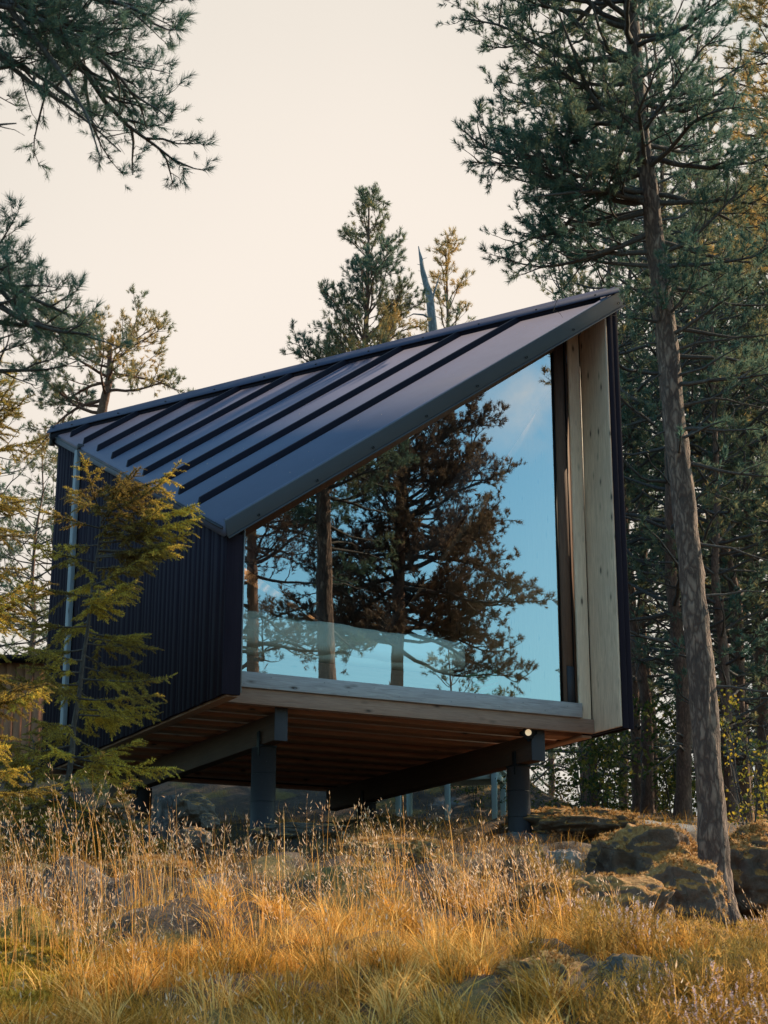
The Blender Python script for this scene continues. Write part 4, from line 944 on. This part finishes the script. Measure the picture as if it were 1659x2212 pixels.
def scatter(n, y0, y1, r, xpad=.5):
    y = y0+(y1-y0)*r.uniform(0, 1, n); x = (r.uniform(-1, 1, n))*(.232*y+xpad); return x, y
def place(x, y, dz=-.02): return np.stack([x, y, ground_z(x, y)+dz], -1)
r_ = np.random.default_rng(100)
def clear(x, y):   # keep grass out of posts, boulders
    k = np.ones(len(x), bool)
    for cx, cy, rd in ((*cab(3.68, 1.02, 0)[:2], .22), (*cab(.69, 1.02, 0)[:2], .2), (*at(1385, 1885, 15.4)[:2], .48), (*at(1480, 1985, 13.6)[:2], .25), (*at(1620, 1880, 15.6)[:2], .35), (*at(1548, 1985, 14.3)[:2], .22), (*at(1218, 1868, 14.9)[:2], .16), (*at(1205, 2120, 9.3)[:2], .2), (*at(1205, 2120, 8.9)[:2], .2), (*at(1205, 2120, 9.8)[:2], .2), (*at(1360, 2190, 9.0)[:2], .26), (*at(1360, 2190, 8.7)[:2], .22), (*at(1570, 2170, 9.0)[:2], .28), (*at(1320, 1985, 12.5)[:2], .36), (*at(1470, 2090, 10.7)[:2], .26)):
        k &= (x-cx)**2+(y-cy)**2 > rd**2
    return k
# low fine grass
x, y = scatter(165000, 6.6, 17.0, r_, .8)
d = .5+.75*fbm(x*1.15, y*1.15, None, 3, 40)
lush = (1-sstep(11.2, 12.9, y+1.2*sstep(-.2, -1.0, x)))
left_dark = sstep(-1.0, -2.0, x)*sstep(12, 13.5, y)
keep = (r_.uniform(0, 1, len(x)) < np.clip(lush*np.clip(.12+1.0*d+.3*(1-sstep(8.5, 10.5, y)), .05, 1)+.10*(1-left_dark), 0, 1)) & clear(x, y) & ~((x > 1.35+.05*(y-9)) & (y < 12.5) & (d < .62)) & ~((x < -.165*y-.18) & (y < 10.6) & (y > 8.3))
x, y, d = x[keep], y[keep], d[keep]
Ls = (.05+.16*r_.uniform(0, 1, len(x))**1.2)*(.45+.85*np.clip(d, 0, 1.2))
hue = np.clip(.45+.35*fbm(x*.8+5, y*.8, None, 3, 60)+.18*r_.normal(size=len(x)), 0, 1)
greenish = (fbm(x*.6, y*.6+9, None, 2, 70) > .25) & (y < 11.5)
hue[greenish] *= .45
Vg, Q, T, tn, _ = blades(place(x, y), Ls, r_.uniform(.0022, .0045, len(x)), .9+r_.normal(0, 1.2, len(x)), r_.uniform(.2, 1.0, len(x)), r_, hue, None, '', '')
o = obj_from('grass', mesh_np('grass', Vg, [Q, T], M['grass'], uvt=tn)); tag(o, 'low golden dry grass covering the slope below the cabin', 'grass', kind='stuff')
# tussocks: arching, tangled tufts
ncl = 900; cx_, cy_ = scatter(ncl, 6.8, 15.2, r_, .4)
ck = (fbm(cx_*1.1, cy_*1.1, None, 2, 45) > -.12-.25*(1-sstep(8.5, 10, cy_))) & clear(cx_, cy_) & ~((cy_ > 12.5-1.3*sstep(-.2, -1.0, cx_)) & (r_.uniform(0, 1, ncl) < .88)) & ~((cx_ < -.165*cy_-.25) & (cy_ < 10.6) & (cy_ > 8.3)); cx_, cy_ = cx_[ck], cy_[ck]
per = r_.integers(50, 150, len(cx_)); rad_ = np.repeat(r_.uniform(.05, .17, len(cx_)), per); a_ = r_.uniform(0, 2*np.pi, per.sum()); q_ = np.sqrt(r_.uniform(0, 1, per.sum()))
x = np.repeat(cx_, per)+rad_*q_*np.cos(a_); y = np.repeat(cy_, per)+rad_*q_*np.sin(a_)
hs_ = np.repeat(r_.uniform(.14, .36, len(cx_))*(1-.4*sstep(12, 14, cy_)), per)*r_.uniform(.5, 1.15, len(x)); wind = np.repeat(r_.normal(2.4, .7, len(cx_)), per)
la = np.where(r_.uniform(0, 1, len(x)) < .55, a_+r_.normal(0, .4, len(x)), wind+r_.normal(0, .5, len(x)))
ln = np.clip(.25+.75*q_+r_.normal(0, .2, len(x)), .1, 1.4)
hu = np.clip(np.repeat(r_.normal(.47, .24, len(cx_)), per)+r_.normal(0, .28, len(x)), 0, 1)
Vg, Q, T, tn, _ = blades(place(x, y), hs_, r_.uniform(.003, .0085, len(x))*(1.25-.4*sstep(8, 11, y)), la, ln, r_, hu, None, '', '', seg=4)
o = obj_from('grass_tussocks', mesh_np('grass_tussocks', Vg, [Q, T], M['grass'], uvt=tn)); tag(o, 'arching tangled tussocks of golden dry grass on the slope', 'grass', kind='stuff')
# tall stalks with seed heads
x, y = scatter(11000, 7.0, 16.4, r_)
cl = 1.5*fbm(x*1.5, y*1.5, None, 3, 90)+.55*np.exp(-((x+2.0)/.7)**2-((y-11.0)/1.6)**2)*2+.5*np.exp(-((x-.1)/1.3)**2-((y-13.3)/1.6)**2)*1.8
pr = np.clip(.0+.5*cl, 0.012, .8)*(1-.93*sstep(12.2, 13.6, y+.5*sstep(-.2, -1.0, x)))
pr *= 1-.8*sstep(-1.2, -2.2, x)*sstep(13, 14, y); pr *= 1-.6*sstep(1.6, 2.4, x); pr *= .25+.75*sstep(8, 10.5, y)
keep = (r_.uniform(0, 1, len(x)) < pr) & clear(x, y)
x, y = x[keep], y[keep]; K = len(x)
Ls = r_.uniform(.28, .72, K)*(1+.40*np.exp(-((x+2.0)/.7)**2)); Ls *= .88*(1-.45*sstep(12.5, 14.5, y))
Vt, Q, T, tn, C = blades(place(x, y), Ls, r_.uniform(.004, .0065, K), 2.6+r_.normal(0, 1.1, K), r_.uniform(.05, .42, K), r_, np.clip(r_.normal(.5, .25, K), 0, 1), None, '', '', seg=5)
o = obj_from('tall_grass', mesh_np('tall_grass', Vt, [Q, T], M['stalk'], uvt=tn)); tag(o, 'tall straw-coloured grass stalks standing on the slope', 'grass', kind='stuff')
SP = []; SDr = []; SS = []
for k in range(K):
    c = C[k]; top = c[-1]; dd = unit(c[-1]-c[-2]); m = int(r_.integers(2, 15)); sp = r_.uniform(.015, .06)
    for j in range(m):
        f = r_.uniform(0, 1); p = top-dd*f*Ls[k]*.30; off = r_.normal(0, 1, 3)*sp*(.25+f); off[2] = -abs(off[2])*.4+.01
        SP.append(p+off); SDr.append(unit(off+dd*.04+np.array([0, 0, .01]))); SS.append(r_.uniform(.6, 1.3))
SP = np.array(SP); SDr = np.array(SDr); SS = np.array(SS)
T_ = np.array([[[0, -.0022, .004], [0, .0022, .004], [0, 0, .020]], [[0, -.0022, .004], [0, 0, -.006], [0, .0022, .004]], [[-.002, 0, .004], [.002, 0, .004], [0, 0, .018]]])
V, tt = instance_tris(T_, SP, SDr, SS*1.25, r_); o = obj_from('seed_heads', mesh_np('seed_heads', V, [np.arange(len(V)).reshape(-1, 3)], M['seed'], uvt=tt)); tag(o, 'pale feathery seed heads on the tall grass stalks', 'seed heads', kind='stuff')
# dark litter twigs and thin dry grass in the shade near posts
x, y = scatter(26000, 14, 28, r_, .6); keep = clear(x, y) & (fbm(x*1.3, y*1.3, None, 2, 33) > -.15); x, y = x[keep], y[keep]
Vg, Q, T, tn, _ = blades(place(x, y), r_.uniform(.05, .24, len(x)), r_.uniform(.003, .006, len(x)), None, r_.uniform(.2, 1.1, len(x)), r_, np.clip(r_.normal(.3, .25, len(x)), 0, 1), None, '', '')
o = obj_from('dry_grass', mesh_np('dry_grass', Vg, [Q, T], M['grass'], uvt=tn)); tag(o, 'thin dry grass tufts around and behind the cabin posts', 'grass', kind='stuff')
# heather at lower right
x = r_.uniform(.9, 3.4, 9000); y = r_.uniform(7.2, 14.5, 9000)
hm = fbm(x*1.2, y*1.2, None, 3, 55)+.25
keep = (x < .232*y+.4) & (x > .95+.04*(y-8)) & (hm > 0.0) & clear(x, y) & (r_.uniform(0, 1, 9000) < .9); x, y = x[keep], y[keep]; K = len(x)
Hh = r_.uniform(.12, .32, K); P = place(x, y); dd = np.stack([r_.normal(0, .3, K), r_.normal(0, .3, K), np.ones(K)], -1); dd /= np.linalg.norm(dd, axis=1)[:, None]
T_ = []
rr2 = np.random.default_rng(6)
for k in range(34):
    z = rr2.uniform(.1, 1); az = rr2.uniform(0, 6.28); el = R(rr2.uniform(20, 60)); d3 = np.array([math.sin(el)*math.cos(az), math.sin(el)*math.sin(az), math.cos(el)]); o3 = unit(np.cross(d3, rr2.normal(size=3)))*.010; b0 = np.array([rr2.normal(0, .06), rr2.normal(0, .06), z]); T_.append([b0-o3, b0+o3, b0+d3*rr2.uniform(.10, .2)])
for k in range(3):
    b0 = np.array([0, 0, 0]); T_.append([[-.02+k*.01, 0, 0], [.01, .01, 0], [rr2.normal(0, .06), rr2.normal(0, .06), 1.0]])
V, tt = instance_tris(np.array(T_), P, dd, Hh, r_); o = obj_from('heather', mesh_np('heather', V, [np.arange(len(V)).reshape(-1, 3)], M['heather'], uvt=tt)); tag(o, 'olive brown heather bushes on the slope at the lower right', 'heather', kind='stuff')
xd, yd = scatter(15000, 11.6, 18.2, r_, .5)
kd_ = clear(xd, yd) & (yd > 12.5-1.2*sstep(-.2, -1.1, xd)+.35*fbm(xd*1.4, yd*1.4, None, 2, 81)) & (xd < 1.9) & (fbm(xd*1.7, yd*1.7, None, 2, 83) > -.30) & (r_.uniform(0, 1, len(xd)) < .85); xd, yd = xd[kd_], yd[kd_]
Vd_, td_ = instance_tris(np.array(T_), place(xd, yd), np.stack([r_.normal(0, .35, len(xd)), r_.normal(0, .35, len(xd)), np.ones(len(xd))], -1), r_.uniform(.05, .15, len(xd)), r_)
o = obj_from('undergrowth', mesh_np('undergrowth', Vd_, [np.arange(len(Vd_)).reshape(-1, 3)], needles('undergrowth', (.030, .018, .014), (.075, .045, .026), (.20, .11, .045), .25), uvt=td_)); tag(o, 'dark brown heath and litter, coloured dark for shade, on the crest in front of the posts', 'undergrowth', kind='stuff')  # dark plants added to paint the shade lying on the crest
fl_ = fbm(x*2.2, y*2.2, None, 2, 66) > .18
Pf = (P+dd*Hh[:, None])[fl_]; df = dd[fl_]; T_ = []
for k in range(26):
    z = rr2.uniform(-.05, .03); az = rr2.uniform(0, 6.28); d3 = np.array([math.cos(az), math.sin(az), .5]); o3 = unit(np.cross(d3, rr2.normal(size=3)))*.0025; b0 = np.array([0, 0, z]); T_.append([b0-o3, b0+o3, b0+d3*.008])
V, tt = instance_tris(np.array(T_), Pf, df, r_.uniform(.7, 1.2, len(Pf)), r_); o = obj_from('heather_flowers', mesh_np('heather_flowers', V, [np.arange(len(V)).reshape(-1, 3)], M['heather_flower'], uvt=tt)); tag(o, 'pale pink faded flowers on the heather', 'flowers', kind='stuff')
# moss cushion at lower left
mxs = np.linspace(-2.7, -1.1, 130); mys = np.linspace(7.6, 11.2, 190); mx_, my_ = np.meshgrid(mxs, mys)
edge = 1-((mx_+2.15)/.75)**2-((my_-9.4)/1.5)**2+.35*fbm(mx_*2, my_*2, None, 3, 12)
mz = ground_z(mx_, my_)+np.clip(edge, -.3, 1)*.09-.015+.022*np.abs(fbm(mx_*9, my_*9, None, 3, 13))
i = (np.arange(189)[:, None]*130+np.arange(129)[None]).ravel()
o = obj_from('moss', mesh_np('moss', np.stack([mx_, my_, mz], -1).reshape(-1, 3), [np.stack([i, i+1, i+131, i+130], 1)], M['moss'], True)); tag(o, 'bright golden moss cushion at the lower left', 'moss', kind='stuff')
x = r_.uniform(-2.7, -1.2, 26000); y = r_.uniform(7.8, 11, 26000); e = 1-((x+2.15)/.75)**2-((y-9.4)/1.5)**2; keep = e > .05; x, y, e = x[keep], y[keep], e[keep]
pm = np.stack([x, y, ground_z(x, y)+np.clip(e, 0, 1)*.09-.005], -1)
V, tt = instance_tris(tuft_template(7, .022, .006, rr2, .01, (10, 80)), pm, np.tile([[0, 0, 1.]], (len(x), 1))+r_.normal(0, .3, (len(x), 3)), r_.uniform(.7, 1.6, len(x)), r_)
o = obj_from('moss_tufts', mesh_np('moss_tufts', V, [np.arange(len(V)).reshape(-1, 3)], needles('moss_tuft', (.16, .09, .01), (.42, .26, .03), (.62, .42, .07), .4), uvt=tt)); tag(o, 'tiny golden moss tufts on the cushion at the lower left', 'moss', kind='stuff')

# ------------------------------------------------------------------ birch saplings with yellow leaves, undergrowth at right
def sapling(seed, base, H, label, nleaf=420, spread=.6, mat='leaf', name='birch_sapling', cat='sapling', group=None, ls=.035):
    r = np.random.default_rng(seed); root = empty(name, base, label, cat, group); b = MB(); LP = []; LD = []
    for s_ in range(3):
        q = grow((0, 0, -.05), (r.normal(0, .12), r.normal(0, .12), 1), H*r.uniform(.7, 1), 9, r, .02, .08); b.tube(q, np.linspace(.013, .003, 10), 5)
        for k in range(14):
            p, d_ = sample(q, r.uniform(.2, 1)); q2 = grow(p, unit(d_*.5+r.normal(0, .7, 3)), r.uniform(.3, 1)*spread, 5, r, -.03, .15); b.tube(q2, np.linspace(.005, .0015, 6), 3)
            for j in range(nleaf//42): pp_, _ = sample(q2, r.uniform(.2, 1)); LP.append(pp_+r.normal(0, .03, 3)); LD.append(r.normal(0, 1, 3)+np.array([0, 0, -.4]))
    b.build('stems', M['twig'], root)
    T_ = np.array([[[0, 0, 0], [-.45, 0, .5], [0, .05, 1.1]], [[0, 0, 0], [0, .05, 1.1], [.45, 0, .5]]])*ls
    V, tt = instance_tris(T_, np.array(LP), np.array(LD), r.uniform(.7, 1.3, len(LP)), r); obj_from('leaves', mesh_np('leaves', V, [np.arange(len(V)).reshape(-1, 3)], M[mat], uvt=tt), root); return root
p = at(1615, 1760, 17.0); sapling(1, (p[0], 17.0, float(ground_z(p[0], 17))), 2.3, 'birch sapling with yellow leaves right of the big pine trunk', 500)
p = at(1690, 1760, 16.5); sapling(2, (p[0], 16.5, float(ground_z(p[0], 16.5))), 1.9, 'birch sapling at the right edge with green and yellow leaves', 420)
ug = 'shrubs under the trees at right'
M['leaf_green'] = needles('leaf_green', (.04, .07, .025), (.09, .11, .03), (.26, .20, .04), .4)
r_ = np.random.default_rng(55)
u0 = None
for k in range(16):
    x = r_.uniform(2.6, 8.5); y = r_.uniform(21, 31)
    if x > .232*y+1: x = .232*y*r_.uniform(.5, 1)
    z = float(ground_z(x, y))-.03
    if k < 2:
        o = sapling(20+k, (x, y, z), 1.7, 'leafy shrub under the pines beyond the right end of the cabin', 700, .7, 'leaf_green', 'shrub', 'shrub', ug, .055); u0 = u0 or []; u0.append(o)
    else: copy_tree(u0[k % 2], (x, y, z), r_.uniform(0, 6.28), r_.uniform(.7, 1.2))
for k, (x, y) in enumerate(((-.6, 25.0), (.4, 26.2), (1.3, 24.8), (2.1, 26.5), (2.7, 24.6), (-1.6, 26.3), (1.9, 22.9))):
    copy_tree(u0[k % 2], (x, y, float(ground_z(x, y))-.05), r_.uniform(0, 6.28), r_.uniform(.45, .8), 'low leafy shrub on the rise seen under the cabin floor', 'shrubs seen under the cabin')
print('objects', len(bpy.data.objects), 'tris', sum(len(m.polygons) for m in bpy.data.meshes))
